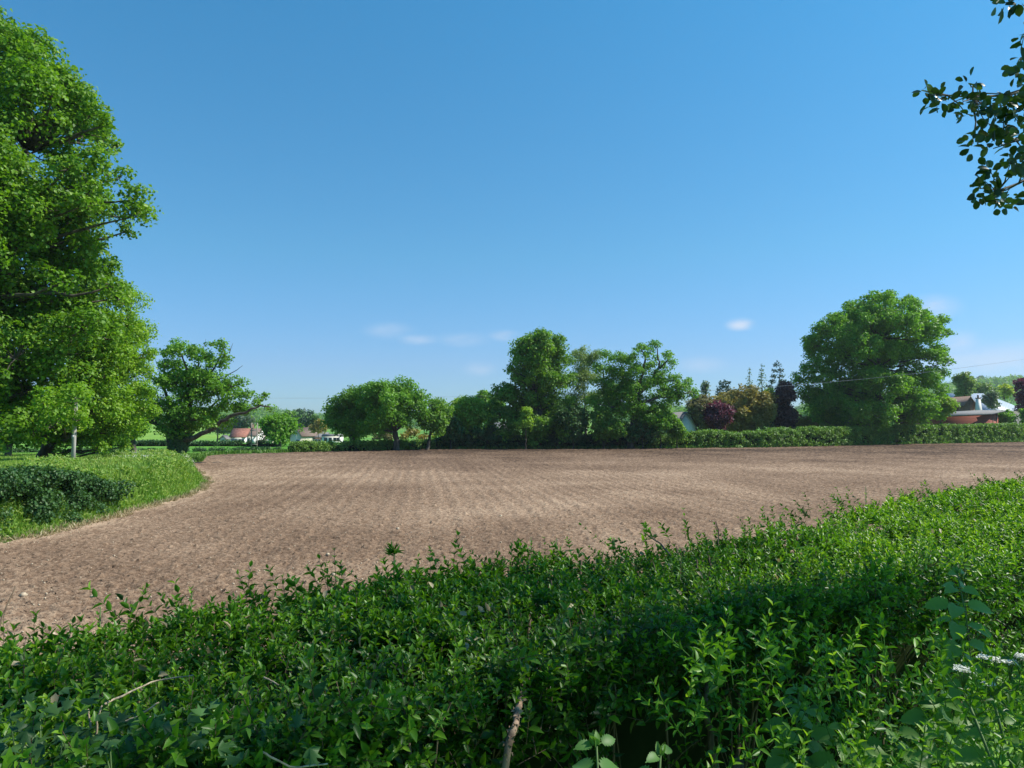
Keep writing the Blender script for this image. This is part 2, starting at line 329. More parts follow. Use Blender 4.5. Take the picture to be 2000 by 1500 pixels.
tag(fl.build('ploughed_field', m), kind='structure')
# flint and straw flecks
def stone_tpl():
    v = []; 
    for k, (z, rr) in enumerate([(-.5, .5), (.1, 1), (.7, .55)]):
        for j in range(6): t = j/6*2*math.pi+k*.5; v.append((rr*.5*math.cos(t)*(1+.25*math.sin(j*2.3+k)), rr*.5*math.sin(t), z*.5))
    T = []
    for k in range(2):
        for j in range(6): a, b_ = k*6+j, k*6+(j+1) % 6; T += [(a, b_, b_+6), (a, b_+6, a+6)]
    T += [(12, 12+j, 13+j) for j in range(1, 5)]
    return np.array(v), np.array(T)
STONE = stone_tpl()
n = 5200; d = 8+np.abs(rng.normal(size=n))*26; az_ = rng.uniform(-.72, .72, n); sx = az_*d; sy = d
k = inpoly(sx, sy, FPTS)&((sx-HP[0])*HN[0]+(sy-HP[1])*HN[1] > 5.3); sx, sy = sx[k], sy[k]; n = len(sx)
st = MB(); s_ = .014+.03*rng.random(n)**3; X = rdir(n); X[:, 2] *= .1; Z = np.tile([0, 0, 1.], (n, 1))+.3*rdir(n)
st.inst(STONE, np.stack([sx, sy, np.full(n, .035)], 1), X, Z, s_, s_*.8, rng.random(n))
tag(st.build('flint_flecks', M['stone']), 'pale flint chips and straw flecks strewn over the bare soil', 'stones', kind='stuff')
for i, (px, py, s, lb) in enumerate([(45, 1163, .12, 'pale flat stone on the bare soil near the left edge of the photo'), (103, 1240, .08, 'small pale stone on the soil just above the left end of the near hedge'),
                                     (652, 1123, .1, 'rounded pale stone on the soil above the near hedge, left of the spiky weed'), (777, 1033, .1, 'whitish stone lying alone in the middle of the bare field'),
                                     (180, 1165, .07, 'small cream stone on the soil right of the flat pale stone'), (640, 1083, .09, 'long cream stone on the soil in the near middle of the field'),
                                     (978, 1008, .1, 'small white stone on the soil at the right centre of the field')]):
    p = gnd(px, py, .03); sm = MB(); sm.inst(STONE, p[None], np.array([[1, .2, 0]]), np.array([[0, 0, 1.]]), np.array([s]), np.array([s*.7]), .8)
    tag(sm.build('field_stone', M['stone'], loc=p), lb, 'stone', 'larger stones on the field')
# ------------------------------------------------------------------ trees
def limb_pts(a, b, n=6, bow=.12, up=.15, rs=None):
    a = np.asarray(a, float); b = np.asarray(b, float); t = np.linspace(0, 1, n)[:, None]; Lg = np.linalg.norm(b-a)
    rs = rs if rs is not None else rng
    off = rs.normal(size=3)*bow*Lg; P = a+(b-a)*t+off*(t*(1-t))*2+np.array([0, 0, -up*Lg])*(t*(1-t))*2
    P[1:-1] += rs.normal(size=(n-2, 3))*.02*Lg
    return P
def foliage(mb, C, cr, lsz, dens, tpl=QUAD, flat=.75, bias=.35, asp=.8, up=.6, vlo=0, vhi=1, shell=.8):
    """leafy puffs round the points C"""
    n = len(C); cr = np.broadcast_to(cr, (n,))
    cnt = np.maximum(3, (dens*4*math.pi*cr**2/(lsz*lsz*asp*.55)).astype(int))
    k = np.repeat(np.arange(n), cnt); m_ = len(k); d = rdir(m_); d[:, 2] = np.where((d[:, 2] < 0)&(rng.random(m_) < bias), -d[:, 2], d[:, 2])
    rr = rng.random(m_)**.5*(1-shell)+shell; rr = rr*(1+.22*rng.normal(size=m_))
    P = C[k]+d*np.array([1, 1, flat])*(cr[k]*rr)[:, None]
    Z = nrm(d*.8+np.array([0, 0, up])+.95*rdir(m_)); X = nrm(np.cross(Z, rdir(m_)))
    base = rng.random(n)[k]
    v = np.clip(vlo+(vhi-vlo)*(.25*base+.55*rng.random(m_)+.2*rng.random(m_)), 0, 1)
    s = lsz*(.65+.7*rng.random(m_)); mb.inst(tpl, P, X, Z, s, s*asp, v)
def lobes_px(lst, Y, depth=1.0, jit=.25):
    """crown masses given as (px, py, radius, dy): real centres and radii in metres"""
    out = []
    for t in lst:
        dy = t[3] if len(t) > 3 else rng.uniform(-jit, jit)*t[2]*Y/F*2
        out.append((*at(t[0], t[1], Y+dy), t[2]*Y/F*.9))
    return out
def tree(name, label, cat, base, lobes, tr, mat, lsz, cr, dens=.55, fill=.85, group=None, fork=.35, bark='bark', limbs=None, flat=.85, tpl=QUAD, shell=.8,
         ext=1.0, back=True, sides=7, drop=.0, up=.6, ivy=None, asp=.8, twigs=True, keep=None, inner=.25, lean=0):
    base = np.asarray(base, float); lobes = np.array(lobes, float)
    e = empty(name, base, label, cat, group)
    if back:   # the crown is as deep as it is wide: companions behind and in front of the masses that show
        extra = []; cx = lobes[:, 0].mean(); hw = (lobes[:, 0].max()-lobes[:, 0].min())/2+1e-3
        for l in lobes:
            q = (1-min(1, abs(l[0]-cx)/(hw*1.15))**2)**.5
            for sg in (-1, 1):
                if rng.random() < .8: extra.append((cx+(l[0]-cx)*.74+rng.normal()*l[3]*.25, l[1]+sg*(hw*q*.62*ext+l[3]*.1), l[2]-l[3]*rng.uniform(.15, .5), l[3]*.8))
        if extra: lobes = np.concatenate([lobes, np.array(extra)])
    top = lobes[:, 2].max(); cxy = lobes[:, :2].mean(0)
    tb = MB(); h = top-base[2]
    fk = base+np.array([(cxy[0]-base[0])*.3+lean, (cxy[1]-base[1])*.3, h*fork])
    T = limb_pts(base-np.array([0, 0, .3]), fk, 6, .03, 0); rr = np.linspace(tr, tr*.72, 6); rr[0] = tr*1.45; tb.tube(T, rr, sides+3)
    leader = np.array([cxy[0], cxy[1], base[2]+h*.85]); T2 = limb_pts(fk, leader, 6, .06, 0); tb.tube(T2, np.linspace(tr*.68, tr*.12, 6), sides)
    spine = np.concatenate([T[3:], T2[1:5]])
    C = []; CR = []
    for l in lobes:
        c = l[:3]; r = l[3]
        cand = spine[spine[:, 2] < c[2]-.1*r]; s0 = cand[np.argmin(np.linalg.norm(cand-c, axis=1)+rng.random(len(cand))*r)] if len(cand) else spine[0]
        if limbs is None:
            P = limb_pts(s0, c, 6, .07, .08); tb.tube(P, np.linspace(tr*.24, max(.02, tr*.05), 6), sides-1)
        nc = max(4, int(4*r*r/cr**2*fill)); d = rdir(nc); d[:, 2] = np.where((d[:, 2] < -.1)&(rng.random(nc) < .45), -d[:, 2], d[:, 2])
        rad = r*np.where(rng.random(nc) < inner, rng.uniform(.25, .7, nc), rng.uniform(.78, 1.06, nc)); p = c+d*rad[:, None]*np.array([1, 1, .85])
        p[:, 2] = np.maximum(p[:, 2], base[2]+drop)
        C.append(p); CR.append(cr*rng.uniform(.45, 1.35, nc)*min(1, r/cr*.6+.2))
        if twigs:
            for q in p[:: max(1, len(p)//7)]:
                tb.tube(limb_pts(c, q, 4, .1, .05), np.linspace(max(.018, tr*.07), .012, 4), 4)
    if limbs:
        for pts, r0, r1 in limbs:
            pts = np.array(pts, float); t = np.linspace(0, len(pts)-1, len(pts)*3); i = np.clip(t.astype(int), 0, len(pts)-2); f = (t-i)[:, None]
            P = pts[i]*(1-f)+pts[i+1]*f; P[1:-1] += rng.normal(size=(len(P)-2, 3))*r0*.25; tb.tube(P, np.linspace(r0, r1, len(P)), sides)
    C = np.concatenate(C); CR = np.concatenate(CR)
    if keep is not None: k = keep(C); C, CR = C[k], CR[k]
    tb.build('trunk', M[bark], e, smooth=True)
    cb = MB(); foliage(cb, C, CR, lsz, dens, tpl, flat, shell=shell, up=up, asp=asp)
    cb.build('crown', M[mat], e)
    if ivy:
        iv = MB(); z0, z1, ri = ivy; n = int(2600*(z1-z0)*ri); t = rng.random(n); th = rng.random(n)*2*math.pi; c = base+(fk-base)*((t*(z1-z0)+z0)/(fk[2]-base[2]))[:, None]
        d = np.stack([np.cos(th), np.sin(th), np.zeros(n)], 1); rad = ri*(.85+.35*vnoise(np.stack([th*2, t*9], 1), 1, 5)+.1*rng.random(n))
        iv.inst(LEAF2, c+d*rad[:, None], nrm(np.array([0, 0, -1.])+.5*rdir(n)+.3*d), d+.4*rdir(n), .12, .1, rng.random(n)); iv.build('ivy', M['dark'], e)
    return e
def simple(label, px, ytop, ybot, wpx, Y, mat, name='bushy_tree', cat='tree', nl=9, seed=None, lsz=None, cr=None, group=None, tr=None, dens=.5, fill=.9, fork=.3, bark='bark', shell=.8, drop=.3, inner=.25, zb=None, lowest=.0, flat=.8):
    """a rounded tree filling the silhouette px +- wpx/2, ytop..ybot"""
    c = at(px, (ytop+ybot)/2, Y); top = at(px, ytop, Y)[2]; bot = at(px, ybot, Y)[2]; W = wpx/2*Y/F; H = (top-bot)/2
    r = min(W, H)*.48; lob = []
    for i in range(nl):
        th = i*2.4+rng.random(); u = math.sqrt((i+.5)/nl); k = .62
        lob.append((c[0]+(W-r)*u*math.cos(th)*1.05, c[1]+(W-r)*k*rng.uniform(-1, 1), c[2]+(H-r)*u*math.sin(th)*1.1, r*rng.uniform(.62, 1.25)))
    lob.append((c[0], c[1], top-r, r))
    zb = gz(np.array([c[0]]), np.array([Y]))[0] if zb is None else zb
    return tree(name, label, cat, (c[0], Y, zb), lob, tr or max(.08, W*.07), mat, lsz or .0029*Y, cr or max(.35, r*.33), dens, fill, group, fork, bark, drop=drop, ext=.8, inner=inner, shell=shell, flat=flat)
def conifer(label, px, ytop, ybot, wpx, Y, mat='conifer', name='conifer_tree', dens=1.0, group=None, round_=0, pw=.75):
    top = at(px, ytop, Y); bot = at(px, ybot, Y); H = top[2]-bot[2]; W = wpx/2*Y/F; zb = gz(np.array([top[0]]), np.array([Y]))[0]
    e = empty(name, (top[0], Y, zb), label, 'tree', group); tb = MB()
    tb.tube(limb_pts((top[0], Y, zb-.2), top, 8, .01, 0), np.linspace(.05+W*.09, .02, 8), 7); tb.build('trunk', M['bark'], e, smooth=True)
    C = []; CR = []; nl = 13
    for i in range(nl):
        t = (i+.5)/nl; rr = W*((1-t)**pw if not round_ else math.sqrt(max(0, 1-(t*1.05-.25)**2/1.0)) if t > .25 else .95)
        k = max(3, int(12*rr/W+2)); 
        for j in range(k):
            a = rng.random()*6.28; q = rr*rng.uniform(.55, 1.05)
            C.append((top[0]+q*math.cos(a), Y+q*math.sin(a), bot[2]+H*t*.97-q*.18)); CR.append(max(.3, W*.22*(1-t*.45)))
    C.append(tuple(top-np.array([0, 0, W*.15]))); CR.append(W*.14)
    cb = MB(); foliage(cb, np.array(C), np.array(CR), .0022*Y, .45*dens, QUAD, .9, shell=.5); cb.build('crown', M[mat], e); return e
OAKG = 'oaks round the field'
# the tall oak on the left edge
T1 = lobes_px([(-20, 150, 90), (45, 118, 62), (10, 95, 45), (95, 200, 62), (140, 205, 42), (165, 262, 34), (60, 300, 105), (175, 345, 52), (222, 352, 34), (262, 390, 30), (255, 425, 26), (130, 165, 34), (178, 228, 30), (205, 245, 14), (140, 430, 66), (40, 470, 110), (-60, 380, 150),
               (-60, 620, 150), (168, 470, 28), (145, 530, 42), (80, 600, 100), (215, 560, 34), (30, 720, 95), (110, 690, 70), (-140, 250, 130), (-170, 500, 150), (-100, 760, 110), (160, 640, 45), (60, 830, 50)], 33)
tree('oak_tree', 'tall bright green oak filling the left edge of the photo', 'tree', (at(-75, 900, 33)[0], 33, 0), T1, .55, 'oak_near', .175, .58, .5, .72, OAKG, fork=.3, sides=9, ext=.7, inner=.12)
T1b = lobes_px([(215, 575, 34), (238, 640, 40), (258, 660, 22), (195, 650, 55), (225, 710, 50), (262, 720, 26), (290, 690, 9), (175, 760, 62), (235, 775, 42), (270, 770, 28), (195, 830, 42), (130, 830, 55), (235, 825, 28), (70, 800, 60), (215, 868, 14), (285, 800, 16), (138, 785, 30, -7.4), (152, 822, 15, -7.2)], 38)
tree('oak_tree', 'paler lime-green oak hanging low over the top of the grey pole', 'tree', (at(62, 900, 38)[0], 38, 0), T1b, .36, 'oak_lime', .125, .5, .5, .8, OAKG, fork=.25, sides=8, ext=.7)
# low ivy-clad oak at the end of the verge
Y2 = 52; b2 = gnd(340, 905, .35); b2 = np.array([at(338, 905, Y2)[0], Y2, .15])
L2 = lobes_px([(348, 682, 20), (322, 692, 9), (322, 715, 18), (378, 690, 16), (398, 700, 15), (437, 675, 11), (441, 695, 12), (430, 712, 10), (345, 735, 34), (398, 735, 30), (312, 748, 24), (365, 780, 38), (415, 768, 22), (345, 815, 30),
               (452, 755, 20), (470, 748, 12), (486, 768, 15), (504, 790, 13), (524, 800, 10), (516, 772, 6), (472, 796, 12), (445, 790, 14), (300, 785, 20), (400, 815, 24), (438, 822, 16), (292, 815, 16), (255, 800, 14), (240, 825, 10), (320, 838, 18), (362, 840, 18), (288, 690, 7)], Y2)
A2 = lambda px, py, dy=0: at(px, py, Y2+dy)
LM2 = [([A2(336, 870), A2(318, 835, 1), A2(285, 815, 1), A2(252, 800, 1), A2(235, 795, 1)], .2, .06), ([A2(348, 862), A2(385, 852, -1), A2(420, 835, -1), A2(448, 812, -1), A2(480, 805, -1), A2(505, 793, -1), A2(528, 795, -1)], .2, .04),
       ([A2(340, 850), A2(335, 800, .5), A2(318, 755), A2(322, 700)], .17, .04), ([A2(342, 845), A2(358, 790, -.5), A2(372, 740, -.5), A2(350, 685)], .17, .04), ([A2(358, 790, -.5), A2(400, 750), A2(420, 715), A2(440, 672)], .12, .03),
       ([A2(400, 750), A2(435, 738), A2(455, 728), A2(474, 714)], .06, .012), ([A2(345, 850), A2(390, 812, 1), A2(430, 780, 1), A2(480, 765, 1)], .13, .03), ([A2(395, 690), A2(402, 662)], .03, .008), ([A2(448, 690), A2(455, 670)], .03, .008),
       ([A2(318, 755), A2(292, 738), A2(290, 694)], .05, .012), ([A2(330, 845), A2(300, 822, -1), A2(262, 832, -1)], .1, .03)]
tree('oak_tree', 'low spreading oak with ivy-clad trunk and long side limbs beside the grassy bank', 'tree', b2, L2, .46, 'oak_small', .17, .36, .44, .66, OAKG, fork=.2, limbs=LM2, ivy=(-.1, 2.0, .62), ext=.3, sides=8, inner=.15)
# row of trees under and behind the left oaks
for i, (lb, px, yt, yb, wd, Yd, mt) in enumerate([
    ('shaded mid green tree at the far left edge behind the tall oak', 20, 760, 880, 150, 62, 'oak_mid'),
    ('dark-trunked tree in the shade just left of the grey pole', 95, 790, 885, 120, 56, 'oak_mid'),
    ('mid green tree right of the grey pole, its trunk in the shade of the row', 188, 780, 878, 110, 66, 'oak_mid'),
    ('small tree in the meadow between the lime-green oak and the ivy-clad oak', 262, 800, 868, 84, 72, 'oak_small')]):
    simple(lb, px, yt, yb, wd, Yd, mt, 'field_tree', group='trees along the meadow', nl=8, lsz=.19, tr=.3, drop=1.1, fork=.35)
# middle distance, left
simple('rounded green tree standing alone in front of the white gabled house', 545, 806, 868, 86, 92, 'oak_small', 'field_tree', nl=9, drop=.2, tr=.3)
simple('grey-green airy tree rising behind the red-roofed house', 468, 805, 850, 70, 190, 'blue_sparse', 'garden_tree', nl=7, dens=.3, drop=3)
simple('green tree behind the lone rounded tree, left of the dark conifer', 565, 803, 850, 90, 205, 'oak_mid', 'garden_tree', nl=8, drop=2)
conifer('dark blunt conifer above the houses left of the oak group', 594, 796, 850, 52, 190, round_=1)
simple('dark green tree between the blunt conifer and the rusty tree', 612, 812, 850, 40, 180, 'dark', 'garden_tree', nl=6, drop=2)
simple('rusty orange-green tree beside the left oak of the oak group', 622, 820, 850, 34, 165, 'gold', 'garden_tree', nl=6, drop=1)
simple('dark green tree behind the houses, seen under the ivy-clad oak limb', 425, 815, 852, 60, 200, 'dark', 'garden_tree', nl=6, drop=2)
# the domed group of oaks left of centre
CG = 'oaks behind the middle hedge'
tree('oak_tree', 'shaded left-hand oak of the domed group, behind the white caravan', 'tree', at(690, 866, 79)*[1, 1, 0], lobes_px([(665, 800, 26), (690, 780, 22), (650, 822, 20), (672, 835, 26), (700, 815, 30), (690, 848, 18), (642, 800, 10), (720, 838, 26)], 79), .3, 'oak_mid', .23, .6, .55, .85, CG, drop=.6)
tree('oak_tree', 'broad oak with a forked trunk under the highest dome of the group left of centre', 'tree', at(776, 862, 77)*[1, 1, 0], lobes_px([(715, 765, 24), (745, 762, 20), (790, 760, 20), (760, 785, 34), (800, 780, 26), (825, 778, 18), (720, 795, 26), (735, 820, 22), (790, 815, 26), (712, 832, 18), (820, 805, 22), (750, 840, 14)], 77), .36, 'oak_small', .23, .6, .52, .82, CG, fork=.3, drop=2.1)
tree('oak_tree', 'slender-trunked oak at the right shoulder of the domed group above the golden bushes', 'tree', at(833, 860, 78)*[1, 1, 0], lobes_px([(845, 795, 20), (860, 808, 20), (838, 822, 20), (868, 830, 16), (850, 840, 10)], 78), .2, 'oak_mid', .23, .55, .55, .85, CG, drop=1.5)
simple('fresh lime-green rounded tree between the domed oaks and the tall central oak', 905, 772, 862, 92, 84, 'lime', 'field_tree', drop=.3)
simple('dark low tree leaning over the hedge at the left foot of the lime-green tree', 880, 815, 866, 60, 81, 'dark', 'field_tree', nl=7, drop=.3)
simple('yellow-green sapling left of the small grey roof', 960, 812, 852, 34, 86, 'lime', 'sapling', nl=5, dens=.35, drop=.6, tr=.07)
simple('green tree top showing behind the lime-green rounded tree', 945, 764, 830, 80, 130, 'oak_mid', 'field_tree', drop=2)
for i, (px, wd, lb) in enumerate([(752, 50, 'rust-tinted bush under the forked oak'), (812, 86, 'golden bush seen between the two bare trunks of the domed oaks'), (868, 56, 'pale yellow bush right of the slender oak trunk')]):
    simple(lb, px, 838, 866, wd, 92, ['brown_twig', 'gold', 'yellow'][i], 'garden_bush', 'bush', nl=5, drop=.1, group='golden garden bushes', tr=.06)
# tall central oak and its neighbours
D1 = lobes_px([(1055, 665, 26), (1035, 672, 22), (1085, 678, 24), (1015, 690, 20), (1050, 700, 34), (1092, 710, 26), (1010, 715, 14), (992, 722, 9), (1065, 740, 34), (1020, 745, 26), (1105, 745, 22), (985, 765, 22), (1030, 785, 36), (970, 778, 16), (1080, 790, 36), (965, 805, 20), (1000, 820, 28), (1050, 830, 32), (1105, 830, 30), (985, 845, 18), (1045, 855, 22)], 84)
tree('oak_tree', 'tallest central oak, two-tiered dense crown left of the pale feathery tree', 'tree', at(1062, 862, 84)*[1, 1, 0], D1, .5, 'oak_mid', .25, .55, .5, .85, CG, drop=.4)
simple('single bright green young tree at the foot of the tallest central oak', 1027, 795, 835, 34, 79.5, 'lime', 'sapling', nl=5, tr=.07, drop=.8)
tree('feathery_tree', 'pale olive feathery tree with thin grey stems between the two central oaks', 'tree', at(1145, 862, 88)*[1, 1, 0], lobes_px([(1135, 690, 16), (1120, 710, 18), (1150, 705, 18), (1165, 690, 14), (1130, 740, 22), (1155, 735, 20), (1140, 775, 26), (1110, 790, 20), (1165, 780, 20)], 88), .2, 'pale', .15, .75, .3, .7, drop=.5, bark='bark_pale', fork=.2, shell=.4)
YD = 83; A3 = lambda px, py, dy=0: at(px, py, YD+dy)
D3 = lobes_px([(1185, 697, 12), (1208, 705, 14), (1175, 722, 14), (1230, 700, 12), (1250, 680, 8), (1283, 680, 13), (1262, 695, 8), (1305, 695, 12), (1312, 712, 11), (1215, 735, 18), (1180, 755, 20), (1240, 722, 14), (1292, 728, 12), (1245, 755, 14), (1285, 750, 15), (1315, 745, 14), (1340, 755, 12), (1352, 770, 10), (1325, 768, 13), (1215, 770, 20), (1190, 790, 18), (1255, 778, 14), (1290, 772, 10), (1338, 745, 8), (1160, 790, 16), (1322, 785, 8), (1238, 795, 14), (1262, 800, 10), (1195, 735, 16), (1225, 755, 16), (1265, 745, 13), (1270, 715, 9), (1300, 760, 15), (1205, 800, 18), (1180, 775, 18), (1305, 785, 12), (1280, 795, 12), (1250, 815, 18), (1345, 775, 9)], YD)
LM3 = [([A3(1234, 850), A3(1236, 800), A3(1240, 770), A3(1252, 735), A3(1262, 700), A3(1252, 680)], .3, .05), ([A3(1240, 775), A3(1270, 745), A3(1288, 715), A3(1284, 680)], .22, .05), ([A3(1236, 800), A3(1260, 785, -1), A3(1290, 775, -1), A3(1320, 772, -1), A3(1350, 765, -1)], .2, .05),
       ([A3(1288, 720), A3(1302, 705), A3(1308, 695)], .12, .04), ([A3(1240, 765), A3(1225, 735, 1), A3(1210, 705, 1)], .18, .05), ([A3(1236, 790), A3(1205, 770, 1), A3(1180, 750, 1), A3(1178, 720)], .18, .05), ([A3(1234, 800), A3(1195, 795, -1), A3(1165, 790, -1)], .14, .04), ([A3(1270, 745), A3(1295, 745), A3(1320, 742)], .1, .03)]
tree('oak_tree', 'open-crowned central oak with crooked branches showing against the sky', 'tree', at(1232, 862, YD)*[1, 1, 0], D3, .42, 'oak_small', .2, .5, .45, .75, CG, fork=.25, limbs=LM3, ext=.45, drop=2.4, twigs=True, inner=.1)
for i, (px, yt, yb, wd, mt, lb) in enumerate([
    (1120, 790, 868, 70, 'dark', 'dark scrub at the foot of the pale feathery tree'), (1180, 795, 868, 80, 'oak_mid', 'tangled green scrub left of the open-crowned oak trunk'),
    (1255, 822, 868, 70, 'dark', 'dark low scrub right of the open-crowned oak trunk'), (1290, 790, 860, 66, 'oak_small', 'bright shrub with yellow-green tips under the right limb of the open-crowned oak'),
    (1322, 818, 866, 50, 'oak_mid', 'green shrub touching the white gable'), (1090, 830, 868, 70, 'dark', 'low dark scrub under the tallest central oak')]):
    simple(lb, px, yt, yb, wd, 81.5+i*.3, mt, 'scrub_bush', 'bush', nl=7, drop=.1, group='scrub under the central oaks', tr=.08)
# the garden trees right of centre
simple('thin brownish twiggy shrub tree right of the white gable', 1368, 768, 858, 84, 98, 'brown_twig', 'garden_tree', nl=9, dens=.3, shell=.35, drop=.3, tr=.12)
simple('tiny dark tree top poking above the brownish twiggy tree', 1378, 745, 775, 26, 120, 'blue_sparse', 'garden_tree', nl=5, dens=.25, drop=4)
conifer('rounded dark green cypress left of the golden tree', 1415, 741, 830, 34, 118, round_=1)
simple('low crimson-purple shrub tree in front of the golden tree', 1400, 782, 850, 60, 96, 'purple', 'garden_tree', nl=9, drop=.3, tr=.12)
simple('large golden-brown tree in the middle of the garden trees', 1455, 752, 854, 128, 102, 'gold', 'garden_tree', nl=16, dens=.42, drop=.3)
conifer('wispy grey-green tree top left of the pair above the golden tree', 1464, 718, 790, 20, 135, 'blue_sparse', 'wispy_tree', .3)
conifer('taller wispy grey-green tree top right of the pair above the golden tree', 1488, 710, 800, 32, 132, 'blue_sparse', 'wispy_tree', .4)
conifer('tall pointed dark conifer between the golden tree and the big right oak', 1518, 704, 840, 60, 122, pw=.5)
simple('yellow-green bush wedged between the golden tree and the dark purple tree', 1503, 760, 830, 36, 106, 'yellow', 'garden_bush', 'bush', nl=6, drop=1)
simple('dark purple-leaved tree with a pale stem left of the big right oak', 1533, 745, 850, 62, 102, 'dark_purple', 'garden_tree', nl=9, drop=.4, bark='bark_pale', tr=.16)
simple('dark green shrub belt behind the crimson and golden trees', 1430, 806, 856, 150, 124, 'dark', 'scrub_bush', 'bush', nl=12, drop=.1)
simple('dark green bush behind the dark purple tree', 1545, 800, 856, 80, 122, 'dark', 'scrub_bush', 'bush', nl=8, drop=.1)
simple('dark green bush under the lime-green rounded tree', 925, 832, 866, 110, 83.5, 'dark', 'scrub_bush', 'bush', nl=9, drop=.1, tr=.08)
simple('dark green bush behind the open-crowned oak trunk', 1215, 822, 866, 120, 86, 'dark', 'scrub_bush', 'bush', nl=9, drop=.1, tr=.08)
# the big right oak
YE = 103
E1 = lobes_px([(1700, 590, 24), (1735, 588, 24), (1765, 600, 26), (1665, 612, 24), (1630, 635, 26), (1690, 630, 36), (1740, 635, 38), (1790, 625, 26), (1800, 655, 34), (1840, 632, 16), (1850, 655, 14), (1605, 645, 18), (1600, 675, 26), (1578, 668, 14), (1650, 675, 40), (1710, 690, 42), (1770, 700, 40), (1835, 690, 24), (1848, 705, 16), (1580, 690, 14), (1590, 725, 30), (1640, 735, 42), (1565, 745, 18), (1700, 745, 42), (1760, 755, 42), (1820, 740, 30), (1578, 775, 26), (1620, 790, 34), (1680, 795, 36), (1745, 800, 34), (1800, 790, 28), (1600, 815, 20), (1650, 825, 22), (1790, 815, 18), (1840, 765, 14)], YE)
tree('oak_tree', 'biggest oak of the far hedge, a broad rounded crown standing alone at the right', 'tree', at(1722, 860, YE)*[1, 1, 0], E1, .62, 'oak_small', .28, .58, .5, .78, OAKG, fork=.3, drop=1.6, ext=.75, inner=.25)
simple('second dark trunked oak half hidden under the left side of the biggest right oak', 1640, 740, 850, 130, 108, 'oak_mid', 'oak_tree', drop=1, tr=.4)
simple('yellow-green bush at the right foot of the biggest right oak', 1836, 772, 822, 52, 108, 'lime', 'scrub_bush', 'bush', drop=.4)
simple('grey-green thin bush between the biggest right oak trunk and the red shed', 1775, 795, 845, 40, 104, 'pale', 'scrub_bush', 'bush', drop=.2, dens=.3)
simple('low golden bush left of the biggest right oak behind the hedge', 1570, 815, 850, 50, 107, 'gold', 'garden_bush', 'bush', drop=.2)
# right-hand garden and hill
simple('pale yellowish-green pointed tree right of the biggest oak, above the slate roof', 1884, 727, 790, 40, 165, 'pale', 'garden_tree', nl=8, drop=3)
simple('olive round tree behind the barn roof', 1925, 747, 782, 62, 210, 'pale', 'garden_tree', nl=7, drop=6)
simple('yellow-tinged tree behind the right end of the barn roof', 1965, 750, 780, 50, 212, 'yellow', 'garden_tree', nl=7, drop=6)
simple('thin grey-green tree standing in front of the barn roof', 1938, 762, 808, 36, 142, 'blue_sparse', 'garden_tree', nl=7, dens=.3, shell=.4, drop=2)
simple('dark plum tree cut by the right edge of the photo', 1998, 738, 806, 44, 134, 'purple', 'garden_tree', nl=8, drop=2)
simple('green garden bush behind the hedge right of the red shed', 1965, 800, 838, 50, 128, 'oak_small', 'garden_bush', 'bush', nl=7, group='bushes right of the red shed')
simple('green garden bush against the right edge of the photo, behind the far hedge', 2010, 796, 838, 50, 127, 'oak_small', 'garden_bush', 'bush', nl=7, group='bushes right of the red shed')
HT = 'lone trees on the hill'
simple('small round tree standing alone on the hill crest, left of the other crest tree', 1916, 733, 750, 17, 1250, 'dark', 'hill_tree', nl=6, lsz=1.6, group=HT, zb=at(1916, 750, 1250)[2]-4, drop=0)
simple('larger round tree on the hill crest near the right edge of the photo', 1976, 734, 754, 24, 1230, 'dark', 'hill_tree', nl=6, lsz=1.6, group=HT, zb=at(1976, 754, 1230)[2]-5, drop=0)
# woods that read as a mass on the far hills
wd = MB(); n = 2600; a_ = np.radians(rng.uniform(-36, 37, n)); r_ = 420+rng.random(n)*760
x_ = r_*np.sin(a_); y_ = r_*np.cos(a_); msk = vnoise(np.stack([x_, y_], 1), .006, 21) > .5-.16*((r_ > 950)&(np.degrees(a_) < 30)); x_, y_ = x_[msk], y_[msk]
C = np.stack([x_, y_, gz(x_, y_)+4], 1); foliage(wd, C, 6*rng.uniform(.6, 1.3, len(C)), 2.2, .55, QUAD, .8)
tag(wd.build('far_woods', M['oak_mid']), 'dark tree belts and woods covering the far hills', 'wood', kind='stuff')
